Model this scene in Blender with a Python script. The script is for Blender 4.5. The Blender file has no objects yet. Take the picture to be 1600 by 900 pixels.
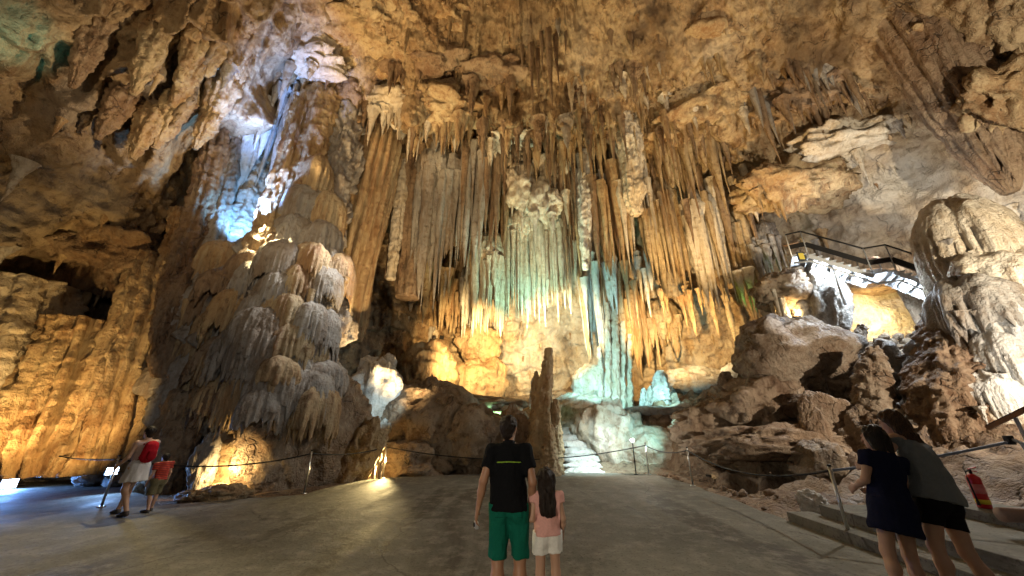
import bpy, math, random
import numpy as np
from mathutils import Vector, Matrix

random.seed(7); rng = np.random.default_rng(7)
SC = bpy.context.scene
COL = SC.collection
# ------------------------------------------------------------------ camera
FPX, CAMH, PITCH = 545.0, 1.68, math.radians(21.1)
CS, SN = math.cos(PITCH), math.sin(PITCH)
cam_d = bpy.data.cameras.new('camera'); cam = bpy.data.objects.new('camera', cam_d); COL.objects.link(cam)
cam_d.sensor_width = 36.0; cam_d.lens = 36.0 * FPX / 1600.0
cam_d.clip_start = 0.05; cam_d.clip_end = 300
cam.location = (0, 0, CAMH); cam.rotation_euler = (math.pi / 2 + PITCH, 0, 0)
SC.camera = cam

def P(px, py, Y):
    """world point at forward distance Y (m) from the camera for a direction of sight"""
    u = (px - 800) / FPX; v = (450 - py) / FPX
    F = CS - v * SN; U = SN + v * CS
    return np.array((u / F * Y, Y, CAMH + U / F * Y))
def G(px, py, z=0.0):
    u = (px - 800) / FPX; v = (450 - py) / FPX
    F = CS - v * SN; U = SN + v * CS
    t = (z - CAMH) / U
    return np.array((u * t, F * t, z))
def RW(rpx, py, Y):
    v = (450 - py) / FPX
    return rpx / FPX * Y / (CS - v * SN)
def ZAT(py, Y):
    return P(800, py, Y)[2]

# ------------------------------------------------------------------ world and exposure
w = bpy.data.worlds.new('World'); SC.world = w; w.use_nodes = True
bg = w.node_tree.nodes['Background']
bg.inputs['Color'].default_value = (1.0, 0.86, 0.70, 1); bg.inputs['Strength'].default_value = 0.06
vs = SC.view_settings
vs.view_transform = 'Standard'; vs.look = 'None'; vs.exposure = 0.58; vs.gamma = 1.0; vs.use_curve_mapping = False
SC.render.engine = 'CYCLES'
SC.cycles.max_bounces = 3; SC.cycles.diffuse_bounces = 2; SC.cycles.glossy_bounces = 1
w.cycles.sampling_method = 'NONE'
SC.cycles.sample_clamp_indirect = 1.5
SC.cycles.use_denoising = True
SC.cycles.use_adaptive_sampling = True; SC.cycles.adaptive_threshold = 0.02; SC.cycles.adaptive_min_samples = 16

# ------------------------------------------------------------------ the cave's show lighting, plus added fill spots
WARM = (1.0, 0.66, 0.27); AMBER = (1.0, 0.52, 0.13); WHITE = (1.0, 0.93, 0.82)
COOL = (0.72, 0.86, 1.0); BLUE = (0.25, 0.45, 1.0); CYAN = (0.45, 0.95, 0.95); TEAL = (0.25, 0.9, 0.75); GREEN = (0.35, 1.0, 0.15)
def spot(pos, target, colr, watt, deg=90, blend=0.7, rad=0.12):
    l = bpy.data.lights.new('cave_or_fill_spot', 'SPOT'); o = bpy.data.objects.new('cave_or_fill_spot', l); COL.objects.link(o)
    l.energy = watt; l.color = colr; l.spot_size = math.radians(deg); l.spot_blend = blend; l.shadow_soft_size = rad
    o.location = pos
    o.rotation_euler = (Vector(target) - Vector(pos)).to_track_quat('-Z', 'Y').to_euler()
    return o
def bulb(pos, colr, watt, rad=0.1):
    l = bpy.data.lights.new('cave_lamp_bulb', 'POINT'); o = bpy.data.objects.new('cave_lamp_bulb', l); COL.objects.link(o)
    l.energy = watt; l.color = colr; l.shadow_soft_size = rad; o.location = pos
    return o
def Lp(*a): return tuple(P(*a))
LT = [
 # added fill floods out of view behind and beside the visitors, no fixtures
 ((-9.0, -3.0, 2.5), Lp(640, 150, 15), (1.0, .74, .42), 1700, 80),
 ((12.5, 2.0, 2.5), Lp(1380, 190, 12), (1.0, .86, .64), 5600, 90),
 ((-3.5, -5.0, 2.5), Lp(850, 280, 17), (1.0, .74, .42), 2600, 68),
 ((-3.0, -4.0, 2.6), Lp(830, 720, 7), (1.0, .86, .66), 600, 48),
 ((0.5, -4.0, 2.6), Lp(490, 290, 13.5), (1.0, .80, .52), 3000, 30),
 # added unseen spots in open air, raking the roof for relief
 ((-8.3, 10.6, 9.6), Lp(720, 60, 12), (1, .68, .32), 2600, 90),
 ((7.6, 13.2, 4.6), Lp(1060, 180, 15), (1, .66, .28), 3600, 90),
 ((-3.4, 12.6, 1.0), Lp(620, 220, 16.5), (1, .68, .32), 3600, 75),
 ((2.0, 15.0, 4.5), Lp(850, 150, 14), (1, .68, .32), 1600, 90),
 # warm lamps aimed at the back wall
 ((-1.5, 15.2, 5.2), Lp(745, 545, 24), WARM, 4600, 70),
 ((2.6, 16.0, 5.6), Lp(850, 520, 24), (1, .74, .36), 4200, 85),
 ((7.2, 15.2, 5.4), Lp(1050, 520, 23), WARM, 5200, 75),
 ((-3.2, 18.2, 4.2), Lp(690, 560, 22), WARM, 260, 140),
 ((3.2, 15.4, 4.2), Lp(945, 560, 22), (.42, .95, 1), 1500, 100),
 ((1.2, 15.8, 6.0), Lp(835, 420, 18), (.50, 1, .78), 1000, 115),
 ((6.0, 13.6, 2.2), Lp(930, 690, 16), (.4, .95, 1), 240, 110),
 ((3.0, 12.6, 3.0), Lp(905, 715, 15), (.7, .95, 1), 620, 70),
 (Lp(1040, 610, 17.4), Lp(1035, 640, 18.6), CYAN, 60, 160),
 (Lp(1150, 520, 16.2), Lp(1164, 480, 16.9), GREEN, 140, 30),
 (Lp(775, 655, 16.2), Lp(785, 640, 17), (.4, 1, .5), 40, 150),
 # left
 (Lp(500, 330, 10.5), Lp(255, 110, 9), (1, .74, .42), 1500, 70),  # added spot without fixture, side shading for the upper left ribs
 (Lp(388, 362, 11.9), Lp(420, 300, 14), (.2, .5, 1), 700, 150),
 (Lp(408, 335, 11.0), Lp(462, 200, 13.3), (.22, .42, 1), 2800, 50),
 (Lp(392, 345, 11.2), Lp(430, 130, 12), (.24, .42, 1), 4600, 48),
 ((-9.8, 8.6, .7), Lp(60, 530, 12.5), (1, .64, .24), 780, 80),
 ((-12.6, 8.4, .5), Lp(190, 490, 13), (1, .64, .24), 650, 80),
 (Lp(600, 330, 11.5), Lp(420, 540, 11), (1, .97, .92), 750, 55),
 ((2.5, -3.0, 3.5), Lp(410, 520, 11), (1, .95, .88), 700, 30),  # added key spot out of view for the flowstone mass
 (Lp(350, 742, 9.8), Lp(365, 730, 11.2), WARM, 130, 170),
 ((-4.15, 13.2, .5), (-9, 4, 0), (1, .74, .32), 1300, 110),
 (Lp(625, 640, 12.6), Lp(588, 620, 15), (.7, .92, 1), 130, 60),
 (Lp(60, 60, 5.6), Lp(12, 45, 6.4), (.2, .85, .8), 220, 38),
 # right
 (tuple(P(1330, 340, 12.0)), (1.5, 6.5, 0), (1, .93, .80), 1700, 75),  # added spot without fixture, lights the floor from the right
 (Lp(1370, 385, 12.4), Lp(1380, 320, 15), (1, .95, .88), 700, 140),  # added spot to brighten the wall behind the stairs
 ((-9.2, 11.2, 8.6), (-4.5, 6.0, 0), (1, .80, .42), 1600, 70),  # added spot without fixture, warm fill for the left floor
 ((10.8, 5.0, 1.2), Lp(1580, 540, 10), WHITE, 520, 60),
 ((12.8, 2.5, 3.5), Lp(1210, 620, 13), (1, .86, .68), 3000, 50),  # added spot out of view to lift the rubble slope
 (Lp(1375, 505, 14.6), Lp(1385, 485, 16.8), (1, .74, .3), 420, 160),
]
for a in LT: spot(*a)


# ------------------------------------------------------------------ numpy noise
_perm = np.random.default_rng(3).permutation(256).astype(np.int32); _perm = np.concatenate([_perm, _perm, _perm])
_g = np.random.default_rng(5).normal(size=(256, 3)).astype(np.float32); _g /= np.linalg.norm(_g, axis=1)[:, None]
def perlin(x, y, z):
    x = np.asarray(x, np.float32); y = np.asarray(y, np.float32); z = np.asarray(z, np.float32)
    x, y, z = np.broadcast_arrays(x, y, z)
    xi = np.floor(x); yi = np.floor(y); zi = np.floor(z)
    fx = x - xi; fy = y - yi; fz = z - zi
    X = xi.astype(np.int32) & 255; Y = yi.astype(np.int32) & 255; Z = zi.astype(np.int32) & 255
    u = fx * fx * fx * (fx * (fx * 6 - 15) + 10); v = fy * fy * fy * (fy * (fy * 6 - 15) + 10); w_ = fz * fz * fz * (fz * (fz * 6 - 15) + 10)
    out = np.zeros(x.shape, np.float32)
    for dx in (0, 1):
        wx = u if dx else 1 - u; hx = _perm[X + dx]
        for dy in (0, 1):
            wy = v if dy else 1 - v; hy = _perm[hx + Y + dy]
            for dz in (0, 1):
                wz = w_ if dz else 1 - w_
                g = _g[_perm[hy + Z + dz] & 255]
                out += wx * wy * wz * (g[..., 0] * (fx - dx) + g[..., 1] * (fy - dy) + g[..., 2] * (fz - dz))
    return out * 1.5
def fbm(p, sc, octv=4, gain=0.5, sz=1.0, off=0.0):
    a = 1.0; f = 1.0 / sc; o = 0
    for i in range(octv):
        o = o + a * perlin(p[..., 0] * f + off + 13.7 * i, p[..., 1] * f + 7.1 * i, p[..., 2] * f * sz + off * 1.7)
        a *= gain; f *= 2.03
    return o
def billow(p, sc, octv=3, gain=0.5, sz=1.0, off=0.0):
    a = 1.0; f = 1.0 / sc; o = 0
    for i in range(octv):
        o = o + a * (1 - 2.2 * np.abs(perlin(p[..., 0] * f + off + 13.7 * i, p[..., 1] * f + 7.1 * i, p[..., 2] * f * sz + off * 1.7)))
        a *= gain; f *= 2.03
    return o - 0.5
def sstep(a, b, x):
    t = np.clip((x - a) / (b - a), 0, 1); return t * t * (3 - 2 * t)

# ------------------------------------------------------------------ mesh helpers
def mesh_data(name, V, F, mat, smooth=True):
    V = np.asarray(V, np.float32).reshape(-1, 3)
    me = bpy.data.meshes.new(name)
    if isinstance(F, np.ndarray):
        n, k = F.shape
        me.vertices.add(len(V)); me.vertices.foreach_set('co', V.ravel())
        me.loops.add(n * k); me.loops.foreach_set('vertex_index', F.astype(np.int32).ravel())
        me.polygons.add(n); me.polygons.foreach_set('loop_start', np.arange(0, n * k, k, dtype=np.int32))
    else:
        me.from_pydata(V.tolist(), [], F)
    me.update(calc_edges=True)
    me.polygons.foreach_set('use_smooth', np.full(len(me.polygons), smooth))
    if mat: me.materials.append(mat)
    return me
def link(name, me, parent=None):
    o = bpy.data.objects.new(name, me); COL.objects.link(o)
    if parent is not None: o.parent = parent
    return o
def mobj(name, V, F, mat, parent=None, smooth=True):
    return link(name, mesh_data(name, V, F, mat, smooth), parent)
def thing(name, label, cat, loc=(0, 0, 0), rotz=0.0, group=None):
    o = bpy.data.objects.new(name, None); COL.objects.link(o); o.empty_display_size = 0.2
    o.location = loc; o.rotation_euler = (0, 0, rotz)
    return tag(o, label, cat, group)
def tag(o, label, cat, group=None):
    o['label'] = label; o['category'] = cat
    if group: o['group'] = group
    return o
def struct(o):
    o['kind'] = 'structure'; return o
def gridF(nr, nc, wrap=False):
    i = np.arange(nr - 1)[:, None]; j = np.arange(nc if wrap else nc - 1)[None, :]
    a = i * nc + j; b = i * nc + (j + 1) % nc; c = (i + 1) * nc + (j + 1) % nc; d = (i + 1) * nc + j
    return np.stack([a, b, c, d], -1).reshape(-1, 4)

class MB:
    """collects plain solid shapes into one mesh"""
    def __init__(s): s.v = []; s.f = []
    def box(s, c, size, R=None):
        c = Vector(c); h = Vector(size) / 2; n = len(s.v)
        for sx in (-1, 1):
            for sy in (-1, 1):
                for sz in (-1, 1):
                    p = Vector((sx * h.x, sy * h.y, sz * h.z))
                    s.v.append(tuple(c + (R @ p if R else p)))
        for q in ((0, 1, 3, 2), (4, 6, 7, 5), (0, 4, 5, 1), (2, 3, 7, 6), (0, 2, 6, 4), (1, 5, 7, 3)):
            s.f.append(tuple(n + i for i in q))
        return s
    def beam(s, a, b, w_, h):
        a = Vector(a); b = Vector(b); d = b - a; L = d.length; x = d.normalized()
        y = Vector((0, 0, 1)).cross(x)
        if y.length < 1e-4: y = Vector((0, 1, 0))
        y.normalize(); z = x.cross(y)
        R = Matrix((x, y, z)).transposed()
        return s.box((a + b) / 2, (L, w_, h), R)
    def tube(s, pts, r, n=10, caps=True):
        pts = [Vector(p) for p in pts]; rs = r if isinstance(r, (list, tuple)) else [r] * len(pts)
        base = len(s.v); up = Vector((0.03, 0.02, 1))
        for i, p in enumerate(pts):
            t = (pts[min(i + 1, len(pts) - 1)] - pts[max(i - 1, 0)]).normalized()
            if abs(t.z) > 0.95: a = t.cross(Vector((1, 0.01, 0))).normalized()
            else: a = t.cross(up).normalized()
            b = t.cross(a)
            for k in range(n):
                th = 2 * math.pi * k / n
                s.v.append(tuple(p + rs[i] * (math.cos(th) * a + math.sin(th) * b)))
        for i in range(len(pts) - 1):
            for k in range(n):
                s.f.append((base + i * n + k, base + i * n + (k + 1) % n, base + (i + 1) * n + (k + 1) % n, base + (i + 1) * n + k))
        if caps:
            s.f.append(tuple(base + k for k in range(n))[::-1]); s.f.append(tuple(base + (len(pts) - 1) * n + k for k in range(n)))
        return s
    def prism(s, poly, z0, z1):
        n = len(poly); b = len(s.v)
        for z in (z0, z1):
            for p in poly: s.v.append((p[0], p[1], z))
        s.f.append(tuple(range(b, b + n))[::-1]); s.f.append(tuple(range(b + n, b + 2 * n)))
        for i in range(n):
            j = (i + 1) % n; s.f.append((b + i, b + j, b + n + j, b + n + i))
        return s
    def build(s, name, mat, parent=None, smooth=False):
        return mobj(name, s.v, [tuple(f) for f in s.f], mat, parent, smooth)

# ------------------------------------------------------------------ materials
class NT:
    def __init__(s, name):
        s.m = bpy.data.materials.new(name); s.m.use_nodes = True; s.t = s.m.node_tree; s.b = s.t.nodes['Principled BSDF']
    def n(s, typ, **kw):
        nd = s.t.nodes.new(typ)
        for k, v in kw.items():
            if k.startswith('i_'):
                key = k[2:]; key = int(key) if key.isdigit() else key.replace('_', ' ')
                nd.inputs[key].default_value = v
            else: setattr(nd, k, v)
        return nd
    def l(s, a, b): s.t.links.new(a, b)
    def ramp(s, fac, p0, c0, p1, c1):
        r = s.n('ShaderNodeValToRGB'); e = r.color_ramp.elements
        e[0].position = p0; e[1].position = p1
        e[0].color = (*c0, 1) if len(c0) == 3 else c0; e[1].color = (*c1, 1) if len(c1) == 3 else c1
        s.l(fac, r.inputs[0]); return r.outputs[0]
    def mix(s, fac, a, b, mode='MIX'):
        m = s.n('ShaderNodeMix', data_type='RGBA', blend_type=mode)
        for val, i in ((fac, 0), (a, 6), (b, 7)):
            if isinstance(val, (int, float)): m.inputs[i].default_value = val
            elif isinstance(val, tuple): m.inputs[i].default_value = (*val, 1)
            else: s.l(val, m.inputs[i])
        return m.outputs[2]
def noise_on(t, vec, scale, detail=6, rough=0.6, dist=0.0):
    nd = t.n('ShaderNodeTexNoise', i_Scale=scale, i_Detail=detail, i_Roughness=rough, i_Distortion=dist)
    t.l(vec, nd.inputs['Vector']); return nd.outputs['Fac']
def rock_mat(name, pale, tan, brown, dark, rough=(0.45, 0.85), streak=0.22, bump=0.9, attr=None, amt=1.0, cracks=0.0):
    t = NT(name); geo = t.n('ShaderNodeNewGeometry'); pos = geo.outputs['Position']
    mp = t.n('ShaderNodeMapping', vector_type='POINT'); mp.inputs['Scale'].default_value = (1, 1, streak); t.l(pos, mp.inputs[0]); sp = mp.outputs[0]
    n1 = noise_on(t, pos, 0.33, 3, 0.62, 0.4); n2 = noise_on(t, sp, 1.5, 5, 0.65, 0.3)
    n3 = noise_on(t, pos, 4.2, 6, 0.66); n4 = noise_on(t, sp, 0.7, 4, 0.7, 0.6); n5 = noise_on(t, sp, 7.5, 3, 0.6)
    c = t.mix(t.ramp(n1, 0.38, (0, 0, 0), 0.62, (1, 1, 1)), pale, tan)
    c = t.mix(t.ramp(n2, 0.46, (0, 0, 0), 0.64, (0.85 * amt,) * 3), c, brown)
    c = t.mix(t.ramp(n4, 0.55, (0, 0, 0), 0.70, (0.8 * amt,) * 3), c, dark)
    c = t.mix(t.ramp(n3, 0.50, (0, 0, 0), 0.66, (0.75,) * 3), c, brown)
    c = t.mix(t.ramp(n3, 0.60, (0, 0, 0), 0.72, (0.7,) * 3), c, dark)
    c = t.mix(t.ramp(n5, 0.50, (0, 0, 0), 0.68, (0.5,) * 3), c, pale)
    if cracks:
        wn = t.n('ShaderNodeTexNoise', i_Scale=1.3, i_Detail=3.0); t.l(pos, wn.inputs['Vector'])
        wa = t.n('ShaderNodeVectorMath', operation='MULTIPLY_ADD'); t.l(wn.outputs['Color'], wa.inputs[0]); wa.inputs[1].default_value = (1.1, 1.1, 1.1); t.l(pos, wa.inputs[2])
        vo = t.n('ShaderNodeTexVoronoi', feature='DISTANCE_TO_EDGE', i_Scale=cracks); t.l(wa.outputs[0], vo.inputs['Vector'])
        ck = t.ramp(vo.outputs['Distance'], 0.0, (.75,) * 3, 0.028, (0, 0, 0))
        cm = t.n('ShaderNodeMath', operation='MULTIPLY'); t.l(ck, cm.inputs[0]); t.l(t.ramp(n2, .48, (0, 0, 0), .60, (1, 1, 1)), cm.inputs[1])
        c = t.mix(cm.outputs[0], c, (0.03, 0.022, 0.015))
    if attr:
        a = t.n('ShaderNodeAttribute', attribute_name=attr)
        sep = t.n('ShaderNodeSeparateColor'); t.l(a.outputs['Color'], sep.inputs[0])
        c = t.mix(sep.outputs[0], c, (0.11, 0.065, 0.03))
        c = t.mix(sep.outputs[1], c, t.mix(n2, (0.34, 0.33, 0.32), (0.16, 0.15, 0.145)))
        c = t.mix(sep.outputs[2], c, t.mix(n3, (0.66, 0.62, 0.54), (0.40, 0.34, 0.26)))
    t.l(c, t.b.inputs['Base Color'])
    rr = t.ramp(n4, 0.35, (rough[1],) * 3, 0.65, (rough[0],) * 3); t.l(rr, t.b.inputs['Roughness'])
    nf = noise_on(t, pos, 17.0, 3, 0.7)
    mx = t.n('ShaderNodeMath', operation='MULTIPLY_ADD'); t.l(nf, mx.inputs[0]); mx.inputs[1].default_value = 0.35; t.l(n3, mx.inputs[2])
    mx2 = t.n('ShaderNodeMath', operation='MULTIPLY_ADD'); t.l(n5, mx2.inputs[0]); mx2.inputs[1].default_value = 0.5; t.l(mx.outputs[0], mx2.inputs[2])
    if cracks:
        mx3 = t.n('ShaderNodeMath', operation='MULTIPLY_ADD'); t.l(cm.outputs[0], mx3.inputs[0]); mx3.inputs[1].default_value = -0.6; t.l(mx2.outputs[0], mx3.inputs[2]); mx2 = mx3
    bp = t.n('ShaderNodeBump'); bp.inputs['Strength'].default_value = bump; bp.inputs['Distance'].default_value = 0.17
    t.l(mx2.outputs[0], bp.inputs['Height']); t.l(bp.outputs[0], t.b.inputs['Normal'])
    return t.m
def plain(name, colr, rough=0.6, metal=0.0, var=0.0, scale=20, bump=0.0, emit=None, estr=0.0, coat=0.0):
    t = NT(name); b = t.b
    b.inputs['Roughness'].default_value = rough; b.inputs['Metallic'].default_value = metal
    geo = t.n('ShaderNodeTexCoord'); n = noise_on(t, geo.outputs['Object'], scale, 5, 0.6)
    d = tuple(max(0, c * (1 - var)) for c in colr)
    t.l(t.mix(n, d, tuple(min(1, c * (1 + var)) for c in colr)), b.inputs['Base Color'])
    if bump:
        bp = t.n('ShaderNodeBump'); bp.inputs['Strength'].default_value = bump; bp.inputs['Distance'].default_value = 0.02
        t.l(n, bp.inputs['Height']); t.l(bp.outputs[0], b.inputs['Normal'])
    if emit: b.inputs['Emission Color'].default_value = (*emit, 1); b.inputs['Emission Strength'].default_value = estr; t.m.cycles.emission_sampling = 'NONE'
    return t.m
M = {}
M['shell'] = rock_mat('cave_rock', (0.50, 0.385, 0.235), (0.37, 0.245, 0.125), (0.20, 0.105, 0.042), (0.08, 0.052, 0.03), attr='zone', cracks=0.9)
M['tan'] = rock_mat('tan_flowstone', (0.52, 0.41, 0.25), (0.40, 0.265, 0.13), (0.23, 0.115, 0.045), (0.12, 0.085, 0.055), streak=0.12)
M['brown'] = rock_mat('brown_rock', (0.34, 0.25, 0.165), (0.25, 0.16, 0.09), (0.15, 0.075, 0.035), (0.08, 0.06, 0.045), cracks=1.2)
M['grey'] = rock_mat('grey_flowstone', (0.42, 0.40, 0.37), (0.30, 0.27, 0.235), (0.20, 0.14, 0.09), (0.09, 0.08, 0.075), streak=0.15)
M['pale'] = rock_mat('pale_calcite', (0.68, 0.63, 0.54), (0.58, 0.49, 0.36), (0.36, 0.25, 0.14), (0.25, 0.20, 0.15), streak=0.12, amt=0.6)
M['white'] = rock_mat('white_calcite', (0.74, 0.73, 0.70), (0.64, 0.62, 0.57), (0.45, 0.38, 0.28), (0.30, 0.27, 0.23), streak=0.15, amt=0.45)
M['red'] = rock_mat('red_brown_rock', (0.38, 0.29, 0.20), (0.27, 0.18, 0.11), (0.16, 0.09, 0.05), (0.08, 0.06, 0.045), cracks=1.3)
M['boulder'] = rock_mat('boulder_rock', (0.36, 0.29, 0.21), (0.26, 0.19, 0.125), (0.16, 0.09, 0.045), (0.10, 0.08, 0.06), streak=0.8, cracks=1.1)

# ================================================================== CAVE SHELL
C0 = np.array((0.0, 4.0, 1.5))
# sight direction, distance, flute amount, brown, grey, pale
CT = []
def row(py, items):
    for it in items:
        px, Y, fl = it[:3]; z = it[3:] if len(it) > 3 else ()
        z = tuple(z) + (0,) * (3 - len(z))
        CT.append((*P(px, py, Y), fl, *z))
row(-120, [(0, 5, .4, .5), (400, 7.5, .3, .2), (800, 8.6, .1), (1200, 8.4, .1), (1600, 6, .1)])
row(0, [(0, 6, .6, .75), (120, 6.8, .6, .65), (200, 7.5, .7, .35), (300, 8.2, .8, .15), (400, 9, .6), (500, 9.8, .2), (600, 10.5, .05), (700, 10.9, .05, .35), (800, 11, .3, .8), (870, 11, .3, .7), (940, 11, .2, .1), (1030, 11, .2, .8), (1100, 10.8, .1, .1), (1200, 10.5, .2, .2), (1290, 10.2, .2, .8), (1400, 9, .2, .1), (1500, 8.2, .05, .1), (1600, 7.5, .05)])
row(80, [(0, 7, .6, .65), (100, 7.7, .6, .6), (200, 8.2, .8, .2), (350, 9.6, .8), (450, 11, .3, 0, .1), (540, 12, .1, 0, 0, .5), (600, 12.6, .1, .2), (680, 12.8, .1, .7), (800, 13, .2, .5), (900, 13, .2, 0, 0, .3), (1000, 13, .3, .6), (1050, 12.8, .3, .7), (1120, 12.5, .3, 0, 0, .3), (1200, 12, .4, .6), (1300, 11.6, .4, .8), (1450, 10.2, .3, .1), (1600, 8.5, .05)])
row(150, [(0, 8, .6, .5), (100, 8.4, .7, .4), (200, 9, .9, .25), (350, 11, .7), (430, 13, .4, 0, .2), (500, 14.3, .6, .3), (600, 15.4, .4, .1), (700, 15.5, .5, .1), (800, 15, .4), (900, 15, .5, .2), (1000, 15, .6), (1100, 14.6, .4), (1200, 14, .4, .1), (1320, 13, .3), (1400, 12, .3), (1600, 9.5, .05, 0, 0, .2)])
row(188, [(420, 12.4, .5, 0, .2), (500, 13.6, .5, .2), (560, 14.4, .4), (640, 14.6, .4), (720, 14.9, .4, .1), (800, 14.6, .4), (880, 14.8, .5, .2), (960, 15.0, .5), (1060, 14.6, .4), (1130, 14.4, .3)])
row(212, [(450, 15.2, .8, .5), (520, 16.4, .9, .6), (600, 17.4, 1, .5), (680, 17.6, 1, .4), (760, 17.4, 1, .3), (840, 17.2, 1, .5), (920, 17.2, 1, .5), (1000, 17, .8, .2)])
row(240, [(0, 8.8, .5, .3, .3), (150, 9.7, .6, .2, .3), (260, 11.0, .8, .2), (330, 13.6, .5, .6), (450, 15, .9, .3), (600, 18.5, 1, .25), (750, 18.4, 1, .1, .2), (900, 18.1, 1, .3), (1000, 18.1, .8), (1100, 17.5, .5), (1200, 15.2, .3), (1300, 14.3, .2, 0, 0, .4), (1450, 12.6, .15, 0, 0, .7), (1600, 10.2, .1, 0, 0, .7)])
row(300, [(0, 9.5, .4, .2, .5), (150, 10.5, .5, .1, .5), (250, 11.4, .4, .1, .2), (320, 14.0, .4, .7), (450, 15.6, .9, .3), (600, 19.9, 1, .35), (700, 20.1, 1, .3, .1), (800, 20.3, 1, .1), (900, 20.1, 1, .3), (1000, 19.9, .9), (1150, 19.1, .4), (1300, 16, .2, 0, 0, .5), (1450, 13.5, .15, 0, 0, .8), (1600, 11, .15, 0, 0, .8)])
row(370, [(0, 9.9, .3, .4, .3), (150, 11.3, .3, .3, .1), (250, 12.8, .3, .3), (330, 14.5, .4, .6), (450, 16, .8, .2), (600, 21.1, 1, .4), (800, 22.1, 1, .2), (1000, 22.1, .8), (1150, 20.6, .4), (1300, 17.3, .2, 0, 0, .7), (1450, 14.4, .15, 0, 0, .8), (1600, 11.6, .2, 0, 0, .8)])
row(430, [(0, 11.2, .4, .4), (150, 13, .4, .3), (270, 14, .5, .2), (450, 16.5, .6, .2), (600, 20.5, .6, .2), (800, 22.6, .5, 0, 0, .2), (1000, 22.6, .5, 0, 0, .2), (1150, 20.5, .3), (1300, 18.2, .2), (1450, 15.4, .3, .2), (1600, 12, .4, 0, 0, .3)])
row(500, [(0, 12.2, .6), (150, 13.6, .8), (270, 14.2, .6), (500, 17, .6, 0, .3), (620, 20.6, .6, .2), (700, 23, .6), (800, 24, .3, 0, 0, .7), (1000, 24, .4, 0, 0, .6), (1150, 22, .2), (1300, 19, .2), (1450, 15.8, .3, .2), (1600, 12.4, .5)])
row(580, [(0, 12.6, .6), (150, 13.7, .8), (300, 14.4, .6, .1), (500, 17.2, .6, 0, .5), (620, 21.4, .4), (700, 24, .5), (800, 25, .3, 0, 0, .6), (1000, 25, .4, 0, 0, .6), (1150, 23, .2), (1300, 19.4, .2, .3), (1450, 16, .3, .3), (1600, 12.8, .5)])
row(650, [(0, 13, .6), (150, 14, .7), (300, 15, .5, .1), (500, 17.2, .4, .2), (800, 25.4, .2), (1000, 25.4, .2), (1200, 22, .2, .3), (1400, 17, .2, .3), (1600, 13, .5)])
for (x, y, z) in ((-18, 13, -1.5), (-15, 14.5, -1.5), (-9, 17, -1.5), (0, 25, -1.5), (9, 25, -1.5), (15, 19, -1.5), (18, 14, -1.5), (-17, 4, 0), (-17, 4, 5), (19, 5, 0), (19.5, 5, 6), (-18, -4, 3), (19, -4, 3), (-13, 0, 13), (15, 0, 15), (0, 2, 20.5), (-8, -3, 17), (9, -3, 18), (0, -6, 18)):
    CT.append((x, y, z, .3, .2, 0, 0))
CT = np.array(CT, np.float64)
dirs = CT[:, :3] - C0; rad = np.linalg.norm(dirs, axis=1); dirs /= rad[:, None]
def rbf_fit(D, vals, lam):
    K = -np.linalg.norm(D[:, None] - D[None], axis=2)
    n = len(D); A = np.zeros((n + 1, n + 1)); A[:n, :n] = K - lam * np.eye(n); A[:n, n] = 1; A[n, :n] = 1
    B = np.zeros((n + 1, vals.shape[1])); B[:n] = vals
    return np.linalg.solve(A, B)
RB = rbf_fit(dirs, np.column_stack([rad, CT[:, 3:]]), 0.01)
def rbf_eval(d):
    out = np.empty((len(d), RB.shape[1]))
    for i in range(0, len(d), 40000):
        q = d[i:i + 40000]
        K = -np.sqrt(np.maximum(0, 2 - 2 * q @ dirs.T))
        out[i:i + 40000] = K @ RB[:-1] + RB[-1]
    return out
NA, NE = 940, 376
az = np.radians(np.linspace(-118, 118, NA)); el = np.radians(np.concatenate([np.linspace(-8, 72, NE - 14), np.linspace(73, 89.5, 14)]))
AZ, EL = np.meshgrid(az, el)
D = np.stack([np.sin(AZ) * np.cos(EL), np.cos(AZ) * np.cos(EL), np.sin(EL)], -1).reshape(-1, 3)
R5 = rbf_eval(D); base_r = R5[:, 0]; FL = np.clip(R5[:, 1], 0, 1); ZN = np.clip(R5[:, 2:5], 0, 1)
Q = (C0 + D * base_r[:, None]).astype(np.float32)
S_ = (AZ.reshape(-1) * 18).astype(np.float32)
warp = fbm(Q, 3.0, 3)
s2 = S_ + 0.7 * warp
def ridge(s, z, fs, fz, off):
    n = perlin(s * fs + off, z * fz + off * .37, np.full_like(s, off))
    return 1 - 2.4 * np.abs(n)
z_ = Q[:, 2]
flute = 0.75 * ridge(s2, z_, 0.42, 0.045, 3.1) + 0.40 * ridge(s2, z_, 1.15, 0.10, 9.7) + 0.17 * ridge(s2 + .1 * warp, z_, 3.0, 0.22, 17.3) + 0.06 * ridge(s2, z_, 7.0, 0.5, 23.9)
ph = z_ / 2.3 + 1.3 * fbm(Q, 5.0, 2, off=4.0) + 0.35 * perlin(s2 * 0.9, z_ * 0.1, np.zeros_like(s2))
saw = ph - np.floor(ph); saw = 1 - saw; saw = saw * sstep(0.0, 0.12, 1 - saw + .0)      # grows downwards then cuts under
terr = saw - 0.45
bil = 0.34 * billow(Q, 2.6, 4, 0.5) + 0.10 * billow(Q, 0.55, 2, .5, off=8)
big = 1.5 * fbm(Q, 5.0, 3, off=1.0)
dimp = -0.9 * np.clip(fbm(Q, 1.5, 2, off=31.0) - 0.35, 0, 1) * (1 - FL)             # solution pockets
fine = 0.16 * fbm(Q, 0.55, 3, .55) + 0.07 * billow(Q, 0.25, 2)
lip = 0.16 * np.clip(1 - 3.5 * np.abs(fbm(Q, 2.4, 3, .5, sz=1.8, off=12)), 0, 1) * (1 - 0.7 * FL)
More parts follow.
